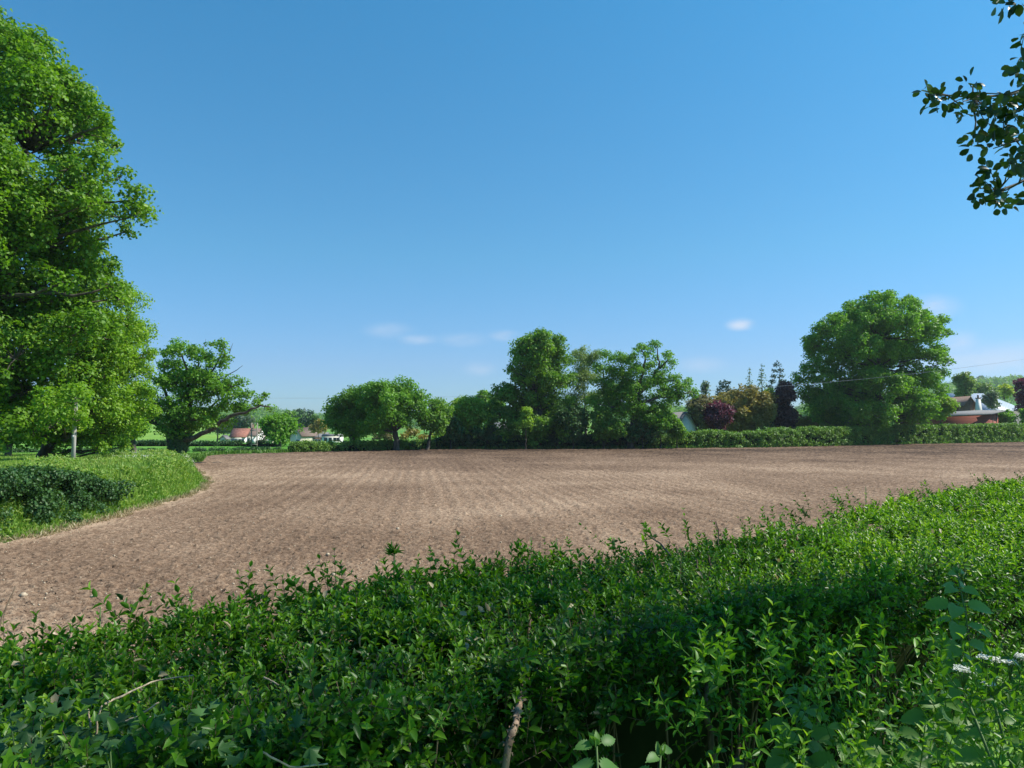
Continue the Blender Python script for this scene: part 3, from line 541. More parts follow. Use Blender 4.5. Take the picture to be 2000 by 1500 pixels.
# ------------------------------------------------------------------ hedges at the far side of the field
def hedge(name, label, pts, hts, width, mat, Y, group=None, rough=.25, cr=.35, dens=.5, vhi=1, lsz=None):
    pts = np.array(pts, float); hts = np.array(hts, float); e = empty(name, (*pts[0], 0), label, 'hedge', group)
    seg = np.linalg.norm(np.diff(pts, axis=0), axis=1); cum = np.concatenate([[0], np.cumsum(seg)]); Lt = cum[-1]
    def smp(t): return np.stack([np.interp(t, cum, pts[:, 0]), np.interp(t, cum, pts[:, 1])], 1), np.interp(t, cum, hts)
    tt = np.linspace(0, Lt, max(4, int(Lt/1.5))); c, h = smp(tt); d = nrm(np.gradient(c, axis=0)); nn = np.stack([d[:, 1], -d[:, 0]], 1)  # towards camera side
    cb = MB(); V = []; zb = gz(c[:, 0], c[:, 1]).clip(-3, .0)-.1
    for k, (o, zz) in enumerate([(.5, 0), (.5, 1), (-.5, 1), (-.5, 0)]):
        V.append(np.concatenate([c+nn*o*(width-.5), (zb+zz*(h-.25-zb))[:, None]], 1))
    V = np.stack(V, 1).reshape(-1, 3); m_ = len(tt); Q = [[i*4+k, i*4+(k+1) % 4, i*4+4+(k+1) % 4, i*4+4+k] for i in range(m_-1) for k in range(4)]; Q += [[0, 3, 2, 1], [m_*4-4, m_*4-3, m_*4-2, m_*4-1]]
    cb.add(V, None, Q); cb.build('shade_core', M['core'], e)
    n = int(Lt*(np.mean(hts)*1.6+width)/(cr*cr*1.6)); t = rng.random(n)*Lt; c, h = smp(t); d, _ = smp(np.minimum(t+.3, Lt)); d2, _ = smp(np.maximum(t-.3, 0)); d = nrm(d-d2); nn = np.stack([d[:, 1], -d[:, 0]], 1)
    s = rng.random(n); top = s < width/(width+np.mean(hts)*1.6); back = (~top)&(s > .88)
    o = np.where(top, rng.uniform(-.5, .5, n)*width, np.where(back, -.5, .5)*(width-.1)); zb = gz(c[:, 0], c[:, 1]).clip(-3, 0); hh = h*(1+rough*(vnoise(c, .5, 4)-.5)+rough*.5*(vnoise(c, 1.7, 6)-.5))
    z = np.where(top, hh-.1, zb+.1+rng.random(n)*(hh-zb-.15)); o = o+np.where(top, 0, np.sign(o)*rng.normal(size=n)*.12)
    C = np.concatenate([c+nn*o[:, None], z[:, None]], 1)
    fb = MB(); foliage(fb, C, cr*rng.uniform(.6, 1.1, n), lsz or .0019*Y, dens, QUAD, .8, vhi=vhi); fb.build('leaves', M[mat], e); return e
def G(px, Y): return (at(px, 860, Y)[0], Y)
HG = 'hedges along the far side of the field'
hedge('hedge', 'low trimmed hedge along the field from the lone rounded tree to the domed oaks', [(-21.4, 71.8), (-15, 76.6), (-8.3, 82.3)], [.85, .85, .95], 1.4, 'hedge_far', 75, HG)
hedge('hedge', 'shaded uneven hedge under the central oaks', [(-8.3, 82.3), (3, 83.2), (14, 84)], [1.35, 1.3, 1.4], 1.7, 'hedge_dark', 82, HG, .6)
hedge('hedge', 'bushy bright hedge right of the central scrub, in front of the garden trees', [(14, 84.2), (29.6, 88), (38, 93)], [1.3, 1.9, 2.1], 1.8, 'hedge_far', 87, HG, .35)
hedge('hedge', 'long neatly trimmed hedge from the biggest right oak past the red shed', [(38, 93), (51, 101.5), (78.8, 116.8), (112, 139)], [2.1, 2.35, 2.6, 2.8], 1.9, 'hedge_far', 105, HG, .1)
hedge('hedge', 'straight dark hedge across the meadow in front of the red-roofed house', [G(100, 94), G(300, 94), G(545, 94)], [.5, .48, .46], 1.2, 'hedge_dark', 94, 'meadow hedges')
hedge('hedge', 'low shaded bank hedge along the near side of the meadow, behind the ivy-clad oak', [G(-60, 72), G(200, 74), G(380, 75), (-23.5, 77)], [.16, .15, .13, .12], .9, 'hedge_dark', 68, 'meadow hedges')
# grass strip along the foot of the far hedges
gs = MB(); pl = FPTS[9:18]
for a, b_ in zip(pl[:-1], pl[1:]):
    n = int(np.linalg.norm(b_-a)*130); t = rng.random(n)[:, None]; p = a+(b_-a)*t; d = (b_-a)/np.linalg.norm(b_-a); nn = np.array([-d[1], d[0]]); nn = nn if nn[1] > 0 else -nn
    p = p+nn*(rng.random(n)[:, None]**1.3*1.1-.12); P = np.concatenate([p, np.zeros((n, 1))], 1)
    gs.inst(BLADE, P, np.array([0, 0, 1.])+.4*rdir(n), rdir(n), .12+.3*rng.random(n), .11, rng.random(n)*.7)
tag(gs.build('field_edge_grass', M['hedge_far']), 'strip of rough grass at the foot of the far hedges', 'grass', kind='stuff')
# ------------------------------------------------------------------ verge on the left: bank, hedge, grasses, cow parsley
foot = np.array([(-12.6, 5), (-11.9, 10), (-11.4, 14), (-11.2, 18), (-11.5, 22), (-11.8, 26), (-12.5, 30), (-14.3, 35), (-18.4, 43), (-22.7, 51.5)])
def verge_z(x, y):
    xf = np.interp(y, foot[:, 1], foot[:, 0]); d = xf-x; hh = np.interp(y, [0, 12, 18, 23, 27, 32, 38, 46, 54], [.5, .55, .65, .9, .95, .8, .62, .45, .2])
    return hh*sstep(0, 1.0, d)*(1-sstep(4.5, 8.5, d))*np.interp(y, [50, 55], [1, 0]), d
vb = MB(); ys = np.linspace(3, 54, 120); os_ = np.linspace(-.2, 9, 40); YY, OO = np.meshgrid(ys, os_, indexing='ij'); XX = np.interp(YY, foot[:, 1], foot[:, 0])-OO
zz, _ = verge_z(XX.ravel(), YY.ravel()); zz = zz+.09*(vnoise(np.stack([XX.ravel(), YY.ravel()], 1), 1.1, 31)-.5)*(OO.ravel() > .3)-.08
idx = np.arange(120*40).reshape(120, 40); Q = np.stack([idx[:-1, :-1], idx[1:, :-1], idx[1:, 1:], idx[:-1, 1:]], -1).reshape(-1, 4)
vb.add(np.stack([XX.ravel(), YY.ravel(), zz], 1), None, Q); tag(vb.build('grassy_bank', bpy.data.materials['meadow_grass'], smooth=True), kind='structure')
def verge_pts(n, ymin=9, ymax=53, omax=6.5, p=1.6):
    y = ymin+(ymax-ymin)*rng.random(n)**p; o = rng.random(n)*omax; x = np.interp(y, foot[:, 1], foot[:, 0])-o; x = x+.5*(vnoise(np.stack([y, y*0], 1), .8, 87)-.5)+.3*(vnoise(np.stack([y, y*0], 1), 3, 88)-.5); z, _ = verge_z(x, y); return np.stack([x, y, z-.03], 1), o
vg = MB(); n = 150000; P, o = verge_pts(n); mnd = vnoise(P[:, :2], .9, 41); Ht = (.08+.34*mnd+.12*rng.random(n)+.25*(rng.random(n) < .02))*sstep(-.2, .9, o+.1)*np.interp(P[:, 1], [20, 53], [1, .7]); tl = rdir(n)*.5; tl[:, 2] = 1
vg.inst(BLADE, P, tl, rdir(n), Ht+.06, .018+.0009*P[:, 1], np.clip(.15+.6*vnoise(P[:, :2], 1.6, 42)+.3*(rng.random(n)-.5)+.25*(o > 2.2), 0, 1))
tag(vg.build('rough_grass', M['verge']), 'tall rough green grass covering the bank on the left', 'grass', kind='stuff')
vn = MB(); n = 190000; P, o = verge_pts(n, omax=4.5); mnd = vnoise(P[:, :2], .9, 41); k = (mnd > .3)&(rng.random(n) < 1.3-.18*o); P, o, mnd = P[k], o[k], mnd[k]; n = len(P)
P[:, 2] += rng.random(n)**.6*(.15+.75*(mnd-.25))*sstep(0, .9, o); Z = nrm(np.array([.35, -.2, .8])+.8*rdir(n)); vn.inst(LEAF2, P, np.cross(Z, rdir(n)), Z, .09+.05*rng.random(n), .055, rng.random(n))
tag(vn.build('broad_leaved_weeds', M['verge']), 'nettles and other leafy weeds growing through the grass on the left bank', 'weeds', kind='stuff')
cp = MB(); n = 800; P, o = verge_pts(n, 17, 50, 5.5, 1); sel = (vnoise(P[:, :2], .45, 51)+.12*(P[:, 1] > 25)+.25*(rng.random(n)-.5) > .74)&(o > .3)&(o < 4); P = P[sel]; n = len(P)
for k in range(7):
    d = rdir(n)*.06; d[:, 2] = np.abs(d[:, 2])*.3; Z = nrm(np.array([0, 0, 1.])+.4*rdir(n)); cp.inst(LEAF2, P+np.array([0, 0, .42])+rng.random((n, 1))*[0, 0, .12]+d, np.cross(Z, rdir(n)), Z, .05, .045, rng.random(n))
tag(cp.build('cow_parsley', M['white_fl']), 'white cow parsley flower heads scattered over the left bank', 'flowers', kind='stuff')
sg = MB(); n = 13000; P, o = verge_pts(n, 22, 53, 7, 1); sel = (o > 2.2)&(vnoise(P[:, :2], .3, 61) > .42); P = P[sel]; n = len(P); tl = rdir(n)*.3; tl[:, 2] = 1
sg.inst(BLADE, P, tl, rdir(n), .2+.22*rng.random(n), .02, rng.random(n)); tag(sg.build('seeding_grass', M['seed']), 'reddish brown seeding grass along the top of the left bank', 'grass', kind='stuff')
dg = MB(); n = 16000; P, o = verge_pts(n, 7, 52, .75, 1.4); P[:, 0] += .3; P[:, 2] = .0; tl = rdir(n)*.9; tl[:, 2] = np.abs(tl[:, 2])+.3
dg.inst(BLADE, P, tl, rdir(n), .06+.16*rng.random(n), .02, rng.random(n)); tag(dg.build('dry_grass_edge', M['dry']), 'bleached dry grass along the foot of the left bank', 'grass', kind='stuff')
hedge('hedge', 'dark dense hedge on the left bank, cut off by the photo edge', [(-14.2, 11), (-12.9, 16), (-12.6, 19.5), (-12.8, 22.5)], [1.5, 1.45, 1.35, .8], 1.9, 'hedge_dark', 30, rough=.5, cr=.3, lsz=.075, dens=.6)
# near meadow behind the bank: short grass
ng = MB(); n = 60000; y = 28+40*rng.random(n)**1.4; x = -.69*y*rng.uniform(.75, 1.15, n); k = (x < np.interp(y, foot[:, 1], foot[:, 0])-6); x, y = x[k], y[k]; n = len(x); tl = rdir(n)*.4; tl[:, 2] = 1
ng.inst(BLADE, np.stack([x, y, gz(x, y)], 1), tl, rdir(n), .1+.1*rng.random(n), .05, .3+.7*rng.random(n)); tag(ng.build('meadow_tufts', M['verge']), 'short bright grass of the meadow behind the left bank', 'grass', kind='stuff')
# ------------------------------------------------------------------ poles and wires
p0 = at(142, 914, 31.5); e = empty('utility_pole', (p0[0], 31.5, .6), 'pale grey wooden pole standing on the left bank, its top lost in the oak leaves', 'pole')
pb = MB(); topz = 3.9; pb.tube([(p0[0], 31.5, .3), (p0[0]+.02, 31.5, 2.4), (p0[0]+.05, 31.5, topz)], [.085, .08, .072], 12); pb.build('shaft', M['grey_pole'], e, smooth=True)
sb = MB(); sb.box((p0[0]+.02, 31.4, 2.1), (.1, .02, .14)); sb.build('number_plate', M['metal'], e)
e = empty('transformer_pole', (at(497, 862, 80)[0], 80, 0), 'twin-legged wooden pole with a small pale transformer box standing in the meadow', 'pole')
for dx in (491, 502): pb = MB(); xx = at(dx, 860, 80)[0]; pb.tube([(xx, 80, -.3), (xx, 80, at(dx, 826, 80)[2])], [.075, .06], 8); pb.build('leg', M['wood_pole'], e, smooth=True)
xx = at(497, 860, 80)[0]; pb = MB(); pb.box((xx, 79.9, at(497, 862, 80)[2]), (.26, .3, .4)); pb.build('transformer_box', M['white'], e)
for yy in (841, 852, 868): pb = MB(); pb.box((xx, 79.85, at(497, yy, 80)[2]), (.8, .08, .08)); pb.build('cross_beam', M['wood_pole'], e)
def polex(px, Y, pyt, lb):
    x = at(px, 850, Y)[0]; z = at(px, pyt, Y)[2]; e = empty('telegraph_pole', (x, Y, -.1), lb, 'pole', 'poles carrying the wires'); pb = MB(); pb.tube([(x, Y, -.4), (x, Y, z+.3)], [.14, .1], 8); pb.build('shaft', M['wood_pole'], e, smooth=True)
    cb = MB(); cb.box((x, Y-.15, z), (1.4, .1, .12)); cb.build('cross_arm', M['wood_pole'], e); return np.array([x, Y-.15, z+.1])
Pa = polex(215, 95, 774, 'telegraph pole hidden among the trees at the left'); Pb = polex(1040, 90, 772, 'telegraph pole hidden in the tallest central oak'); Pc = polex(2080, 86, 692, 'telegraph pole just outside the right edge of the photo')
k = 0
for (a, b_, sag) in ((Pa, Pb, .4), (Pb, Pc, 1.3)):
    for o in (-.6, .6) if a is Pa else (-.6, 0, .6):
        t = np.linspace(0, 1, 30)[:, None]; q = a+(b_-a)*t; q[:, 2] -= 4*sag*(t*(1-t))[:, 0]; q = q+np.array([o*.1, o, 0]); wb = MB(); wb.tube(q, .005, 4)
        where = 'left of the tallest central oak' if a is Pa else 'crossing in front of the biggest right oak'
        which = {-.6: 'nearest', 0: 'middle', .6: 'farthest'}[o]
        tag(wb.build('overhead_wire', M['cable'], loc=q[0]), f'{which} of the thin dark overhead wires {where}', 'wire', 'overhead wires')
# ------------------------------------------------------------------ houses
def gable_house(name, label, px0, px1, Y, ridge_py, eave_py, base_z, depth, wall, roof, rz=0, axis='x', windows=(), chimney=None, cat='house', over=.35):
    a = at(px0, ridge_py, Y); b_ = at(px1, ridge_py, Y); W = b_[0]-a[0]; cx = (a[0]+b_[0])/2; zr = a[2]; ze = at(px0, eave_py, Y)[2]
    e = empty(name, (cx, Y+depth/2, base_z), label, cat); c = np.array([cx, Y+depth/2])
    def tr(V):
        V = np.array(V, float); cs, sn = math.cos(rz), math.sin(rz); return np.stack([c[0]+V[:, 0]*cs-V[:, 1]*sn, c[1]+V[:, 0]*sn+V[:, 1]*cs, V[:, 2]], 1)
    hw, hd = W/2, depth/2; wb = MB(); rb = MB(); o = over; th = .16
    if axis == 'x':   # ridge across the view
        wb.add(tr([(-hw, -hd, base_z), (hw, -hd, base_z), (hw, hd, base_z), (-hw, hd, base_z), (-hw, -hd, ze), (hw, -hd, ze), (hw, hd, ze), (-hw, hd, ze), (-hw, 0, zr-.1), (hw, 0, zr-.1)]),
               [[5, 6, 9], [7, 4, 8]], [[0, 1, 5, 4], [1, 2, 6, 5], [2, 3, 7, 6], [3, 0, 4, 7], [4, 5, 9, 8], [6, 7, 8, 9]])
        k = (zr-ze)/hd
        for s in (-1, 1):
            V = [(-hw-o, s*(hd+o), ze-o*k), (hw+o, s*(hd+o), ze-o*k), (hw+o, 0, zr), (-hw-o, 0, zr)]; V2 = [(x, y, z+th) for x, y, z in V]; rb.add(tr(V+V2), None, [[0, 1, 2, 3], [7, 6, 5, 4], [0, 4, 5, 1], [1, 5, 6, 2], [3, 2, 6, 7], [0, 3, 7, 4]])
    else:             # gable end faces the camera
        wb.add(tr([(-hw, -hd, base_z), (hw, -hd, base_z), (hw, hd, base_z), (-hw, hd, base_z), (-hw, -hd, ze), (hw, -hd, ze), (hw, hd, ze), (-hw, hd, ze), (0, -hd, zr-.1), (0, hd, zr-.1)]),
               [[4, 5, 8], [6, 7, 9]], [[0, 1, 5, 4], [1, 2, 6, 5], [2, 3, 7, 6], [3, 0, 4, 7], [5, 6, 9, 8], [7, 4, 8, 9]])
        k = (zr-ze)/hw
        for s in (-1, 1):
            V = [(s*(hw+o), -hd-o, ze-o*k), (s*(hw+o), hd+o, ze-o*k), (0, hd+o, zr), (0, -hd-o, zr)]; V2 = [(x, y, z+th) for x, y, z in V]; rb.add(tr(V+V2), None, [[0, 1, 2, 3], [7, 6, 5, 4], [0, 4, 5, 1], [1, 5, 6, 2], [3, 2, 6, 7], [0, 3, 7, 4]])
    wb.build('wall', M[wall], e); ro = rb.build('roof', M[roof], e)
    for (fx_, fz_, ww, wh) in windows:
        zc = base_z+(ze-base_z)*fz_; fr = MB(); p = tr([((fx_-.5)*W, -hd-.04, zc)])[0]; fr.box(p, (ww, .08, wh), rz); f = fr.build('window', M['white'], e)
        for sx_ in (-.25, .25): gb = MB(); p = tr([((fx_-.5)*W+sx_*ww*.92, -hd-.09, zc)])[0]; gb.box(p, (ww*.38, .03, wh*.8), rz); g_ = gb.build('pane', M['glass'], e); g_.parent = f
    if chimney:
        for fx_ in chimney: hb = MB(); p = tr([((fx_-.5)*W, 0 if axis == 'x' else 0, zr+.35)])[0]; hb.box(p, (.7, .6, 1.3), rz); hb.box(p+[0, 0, .7], (.82, .72, .1), rz); hb.tube([p+[0, 0, .7], p+[0, 0, 1.1]], .12, 8); c_ = hb.build('chimney', M['brick'], e); c_.parent = ro
    return e
ZB = -2.6
gable_house('house', 'house with a bright red tiled roof and white walls left of the brown-roofed house', 448, 476, 170, 838, 853, ZB, 7, 'white', 'redtile', .1, 'x', [(.25, .6, 1.4, 1), (.75, .6, 1.4, 1)])
gable_house('house', 'white-walled house under a dull brown roof, right next to the red-roofed house', 479, 503, 172, 838, 850, ZB, 7, 'white', 'browntile', -.08, 'x', [(.3, .6, 1.2, 1)], [.1])
gable_house('house', 'small white gable end right of the brown-roofed house', 510, 524, 176, 846, 855, ZB, 7, 'cream', 'browntile', .25, 'y')
gable_house('garden_shed', 'tiny white outbuilding at the left end of the houses, under the oak limb', 429, 439, 165, 851, 856, ZB, 3, 'white', 'greytile', .1, 'y', cat='shed')
gable_house('house', 'cream gabled house half hidden behind the lone rounded tree', 578, 604, 168, 836, 850, ZB, 9, 'cream', 'browntile', -.35, 'y', [(.7, .5, 1.1, 1)])
gable_house('bungalow', 'low bungalow with a grey-brown roof left of the white caravan', 602, 632, 172, 846, 854, ZB, 7, 'brick', 'greytile', .12, 'x', [(.3, .6, 1.4, 1), (.7, .6, 1.4, 1)])
# white caravan
e = empty('caravan', (at(650, 860, 150)[0], 150, -2.5), 'long white static caravan with a band of dark windows, left of the oak trunks', 'caravan'); a = at(632, 850, 150); b_ = at(668, 850, 150); Wc = b_[0]-a[0]; cx = (a[0]+b_[0])/2
cb = MB(); z0, z1 = -1.6, at(650, 852, 150)[2]; cb.box((cx, 150, (z0+z1)/2), (Wc, 2.6, z1-z0)); cb.build('body', M['white'], e)
cb = MB(); cb.add([(cx-Wc/2-.15, 148.5, z1), (cx+Wc/2+.15, 148.5, z1), (cx+Wc/2+.15, 150, z1+.45), (cx-Wc/2-.15, 150, z1+.45), (cx-Wc/2-.15, 151.5, z1), (cx+Wc/2+.15, 151.5, z1)], [[0, 3, 4], [1, 5, 2]], [[0, 1, 2, 3], [3, 2, 5, 4], [0, 4, 5, 1]]); cb.build('roof', M['greytile'], e)
for f in (-.3, -.05, .2, .38): cb = MB(); cb.box((cx+f*Wc, 148.67, z1-.62), (Wc*.17, .06, .7)); cb.build('window', M['glass'], e)
gable_house('house', 'white gable of a house hidden behind shrubs right of the open-crowned oak', 1320, 1360, 97, 806, 838, 0, 8, 'white', 'greytile', 0, 'y')
gable_house('barn', 'small low grey roof showing between the yellow-green sapling and the tallest central oak', 955, 992, 105, 826, 839, 0, 7, 'brick', 'greytile', .1, 'x', cat='barn')
# right-hand buildings
gable_house('house', 'house with a dark slate roof and pale dormer windows above the red shed', 1815, 1893, 142, 782, 797, 0, 8, 'brick', 'slate', .05, 'x', [(.72, .93, 1.5, 1.1), (.88, .93, 1.5, 1.1)])
gable_house('house_wing', 'brown brick cross wing joined to the slate-roofed house, right beside its pale chimney', 1889, 1908, 139, 775, 789, 0, 9, 'brick', 'browntile', -.1, 'y', cat='house')
e = empty('chimney_stack', (at(1911, 800, 138)[0], 138, 0), 'tall tapering white chimney between the brown wing and the grey barn roof', 'chimney'); x = at(1911, 800, 138)[0]; zt = at(1911, 779, 138)[2]
cb = MB(); V = [(x+sx*q, 138+sy*q, z) for q, z in ((.5, 0), (.42, zt-2), (.26, zt)) for sx, sy in ((-1, -1), (1, -1), (1, 1), (-1, 1))]; cb.add(V, None, [[k*4+j, k*4+(j+1) % 4, k*4+4+(j+1) % 4, k*4+4+j] for k in (0, 1) for j in range(4)]+[[8, 9, 10, 11]]); cb.build('stack', M['white'], e)
cb = MB(); cb.box((x, 138, zt+.12), (.66, .66, .18)); cb.tube([(x, 138, zt+.2), (x, 138, zt+.7)], .16, 8); cb.build('pot', M['brick'], e)
# barn with ribbed grey-blue sheet roof
m, N, L, b = mat_base('ribbed_sheet_roof'); tc = N.new('ShaderNodeTexCoord'); wv = N.new('ShaderNodeTexWave'); wv.bands_direction = 'X'; wv.inputs['Scale'].default_value = .5; wv.inputs['Distortion'].default_value = .6; L.new(tc.outputs['Object'], wv.inputs[0])
r = ramp(N, [(.2, .24, .3), (.3, .35, .42), (.62, .66, .7)], [0, .8, .96]); L.new(wv.outputs[1], r.inputs[0]); L.new(r.outputs[0], b.inputs['Base Color']); b.inputs['Roughness'].default_value = .45; M['ribbed'] = m
gable_house('barn', 'big barn with a grey-blue ribbed sheet roof at the right, behind the thin grey-green tree', 1908, 1992, 158, 765, 802, 0, 24, 'greytile', 'ribbed', .08, 'x', cat='barn')
# red shed
e = empty('red_shed', (at(1872, 830, 121)[0], 122, 0), 'low red boarded shed with a thin pale sloping roof behind the trimmed hedge', 'shed')
m, N, L, b = mat_base('red_boards'); tc = N.new('ShaderNodeTexCoord'); wv = N.new('ShaderNodeTexWave'); wv.bands_direction = 'Z'; wv.inputs['Scale'].default_value = 1.3; L.new(tc.outputs['Object'], wv.inputs[0])
r = ramp(N, [(.12, .025, .015), (.3, .07, .04), (.34, .085, .05)], [0, .15, 1]); L.new(wv.outputs[1], r.inputs[0]); L.new(r.outputs[0], b.inputs['Base Color']); b.inputs['Roughness'].default_value = .85; M['redwood'] = m
YS = 121; x0, x1, x2 = at(1803, 0, YS)[0], at(1893, 0, YS)[0], at(1943, 0, YS)[0]; zA, zB, zC = at(0, 815, YS)[2], at(0, 811, YS)[2], at(0, 804, YS)[2]
cb = MB(); V = [(x0, YS+1, 0), (x1, YS-1.5, 0), (x2, YS+3, 0), (x2, YS+9, 0), (x0, YS+8, 0)]; tp = [zA, zB, zC-.1, zC, zA+.2]; V2 = [(x, y, z) for (x, y, _), z in zip(V, tp)]
cb.add(V+V2, [[5, 6, 7], [5, 7, 8], [5, 8, 9]], [[j, (j+1) % 5, 5+(j+1) % 5, 5+j] for j in range(5)]); cb.build('wall', M['redwood'], e)
cb = MB(); V = [(x0-.5, YS+.3, zA+.05), (x1, YS-2.2, zB+.08), (x2+.9, YS+2.4, zC+.1), (x2+.9, YS+9.5, zC+.3), (x0-.5, YS+8.6, zA+.4)]; cb.add(V+[(x, y, z+.16) for x, y, z in V], [[5, 6, 7], [5, 7, 8], [5, 8, 9], [2, 1, 0], [3, 2, 0], [4, 3, 0]], [[j, (j+1) % 5, 5+(j+1) % 5, 5+j] for j in range(5)]); cb.build('roof', M['greytile'], e)
for f in (.35, .8):
    cb = MB(); p = np.array([x1+(x2-x1)*f, YS-1.5+4.5*f-.06, (zB+.4)/2]); cb.box(p, (.14, .08, zB-.2+.4*f), .7); cb.build('post', M['brick'], e)
# ------------------------------------------------------------------ the near hedge
FR = np.array([(-2.6, -.5), (-1.5, .45), (-.75, 1.15), (0, 1.8), (1.1, 2.65), (2.35, 3.45), (3.7, 4.7), (6.2, 7.3), (9.6, 10.8)])
BK = np.array([(-3.6, .3), (-2.3, 1.2), (-1.5, 1.8), (-.75, 2.7), (0, 3.38), (1.16, 4.15), (2.96, 6.0), (6.1, 8.8), (9.6, 12.3)])
TOP = 2.03
def hcurve(pl, u):
    s = np.linspace(0, 1, len(pl)); return np.stack([np.interp(u, s, pl[:, 0]), np.interp(u, s, pl[:, 1])], 1)
# match parameters: resample both edges so equal u faces across
def usample(n, lo=0, hi=1, near=1.0):
    u = lo+(hi-lo)*rng.random(n*6); p = hcurve(FR, u); d = np.hypot(p[:, 0], p[:, 1]); du = .002
    sp = np.linalg.norm(hcurve(FR, np.minimum(u+du, 1))-hcurve(FR, np.maximum(u-du, 0)), axis=1)
    wgt = sp/np.maximum(d, 1.4)**near; wgt /= wgt.sum(); return rng.choice(u, n, p=wgt)
def sprigs(mb, sb, B, D, Lg, npair, lf, v0, aw=.46, tpl=LEAF3, droop=.0):
    """upright shoots with opposite leaf pairs, crowded at the tip"""
    n = len(B); D = nrm(D); A = nrm(np.cross(D, rdir(n))); Bv = np.cross(D, A)
    bend = rdir(n)*.16
    for k in range(npair):
        t = ((k+.6)/npair)**.85; P = B+D*(Lg*t)[:, None]+bend*(Lg*t*t)[:, None]
        s = (A if k % 2 == 0 else Bv)+.35*rdir(n); s = nrm(s-D*(s*D).sum(1, keepdims=True)); ang = np.radians(72-44*t)+.15*rng.normal(size=n)
        sc = lf*(1.0-.42*t)*(.75+.5*rng.random(n))
        for sg in (1, -1):
            X = s*sg*np.sin(ang)[:, None]+D*np.cos(ang)[:, None]; X[:, 2] -= droop; Z = D*np.sin(ang)[:, None]-s*sg*np.cos(ang)[:, None]+.3*rdir(n)
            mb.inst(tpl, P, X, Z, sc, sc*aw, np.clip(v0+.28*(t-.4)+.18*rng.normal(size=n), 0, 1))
    TR = (np.array([(0, -.5, -.3), (0, .5, -.3), (0, 0, .5), (1, -.3, -.2), (1, .3, -.2), (1, 0, .3)]), np.array([(0, 1, 4), (0, 4, 3), (1, 2, 5), (1, 5, 4), (2, 0, 3), (2, 3, 5)]))
    tv, tt = TR; tv = tv.copy(); tv[:, 2] *= .02
    sb.inst((tv, tt), B, D+bend*.6, rdir(n), Lg, np.full(n, .0022), .5)
eh = empty('near_hedge', (0, 2.6, .95), 'dense leafy clipped hedge running across the foreground from the left edge to the right', 'hedge')
lm = MB(); sm = MB()
def tophump(p): return .07*(vnoise(p, 1.6, 71)-.5)+.05*(vnoise(p, 5, 72)-.5)
# top
n = 10000; u = usample(n, near=.9); v = rng.random(n); p = hcurve(FR, u)*(1-v[:, None])+hcurve(BK, u)*v[:, None]; d = np.hypot(p[:, 0], p[:, 1]); Ls = .055+.05*rng.random(n)
dv = vnoise(p, 2.4, 73); k = dv > .1; tall = rng.random(n) < .03; Ls = np.where(tall, Ls+.05, Ls); D = np.array([0, 0, 1.])+.45*rdir(n); lf = .039*(.75+.5*vnoise(p, 3, 74))*np.where(d > 5, 1.25, 1)
B = np.concatenate([p, (TOP-.10+tophump(p)-.05*rng.random(n))[:, None]], 1); v0 = .3+.3*vnoise(p, 2, 75)+.22*sstep(.5, 3, p[:, 0])  # leaf colour raised to the right, painting the sunlit part of the top
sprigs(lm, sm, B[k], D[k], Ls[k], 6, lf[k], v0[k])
# under layer of the top
n = 6500; u = usample(n, near=.9); v = rng.random(n); p = hcurve(FR, u)*(1-v[:, None])+hcurve(BK, u)*v[:, None]
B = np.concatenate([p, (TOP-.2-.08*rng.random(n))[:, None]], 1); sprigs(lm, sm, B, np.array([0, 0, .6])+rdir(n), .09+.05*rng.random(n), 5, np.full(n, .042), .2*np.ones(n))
# front and back faces
def face(edge, other, n, zlo, zhi, lfm, outw=1, gap=.5, v0=.36, inset=0):
    u = usample(n, near=.8); p = hcurve(edge, u); q = hcurve(other, u); o = nrm(p-q); tz = rng.random(n); z = zlo+(zhi-zlo)*tz
    du = .01; tg = nrm(hcurve(edge, np.minimum(u+du, 1))-hcurve(edge, np.maximum(u-du, 0))); o = np.stack([tg[:, 1], -tg[:, 0]], 1); o = o*np.sign((o*(p-q)).sum(1))[:, None]
    P3 = np.stack([p[:, 0]*2.2, p[:, 1]*2.2, z*2.2], 1); bulge = .16*(vnoise(P3, 1, 81)-.5)-.12*(1-tz)-inset*(.4+.6*tz)-.42*sstep(.0, .75, 1-tz)*np.exp(-((p[:, 0]-.55)/.75)**4)*(outw if edge is FR else 0)
    hole = vnoise(P3, 1.1, 82)-.25*(tz-.5)+.75*np.exp(-((p[:, 0]-.5)/.6)**2)*sstep(.85, .5, tz)*outw; k = (hole < 1-gap*.9)|(rng.random(n) < .07)
    B = np.concatenate([p+o*(bulge-.05)[:, None], z[:, None]], 1); D = np.concatenate([o, np.zeros((n, 1))], 1)*.7+np.array([0, 0, .75])+.6*rdir(n)
    lf = lfm*(.7+.6*rng.random(n)); sprigs(lm, sm, B[k], D[k], .07+.08*rng.random(k.sum()), 5, lf[k], np.full(k.sum(), v0)+.4*(vnoise(P3[k], .7, 83)-.5))
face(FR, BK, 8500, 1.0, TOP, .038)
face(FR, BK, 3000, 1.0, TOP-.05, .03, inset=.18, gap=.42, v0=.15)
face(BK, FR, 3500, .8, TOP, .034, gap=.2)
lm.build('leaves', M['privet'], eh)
dm = MB(); n = 520; u = usample(n, near=.9); v = rng.uniform(-.02, .95, n); p = hcurve(FR, u)*(1-v[:, None])+hcurve(BK, u)*v[:, None]
P = np.concatenate([p, np.where(v < .12, rng.uniform(1.2, 2.0, n), TOP+tophump(p)-.02-.1*rng.random(n))[:, None]], 1)
dm.inst(LEAF3, P, rdir(n), np.array([0, 0, 1.])+rdir(n), .026+.014*rng.random(n), .016, rng.random(n)); dm.build('dead_leaves', M['dry'], eh)
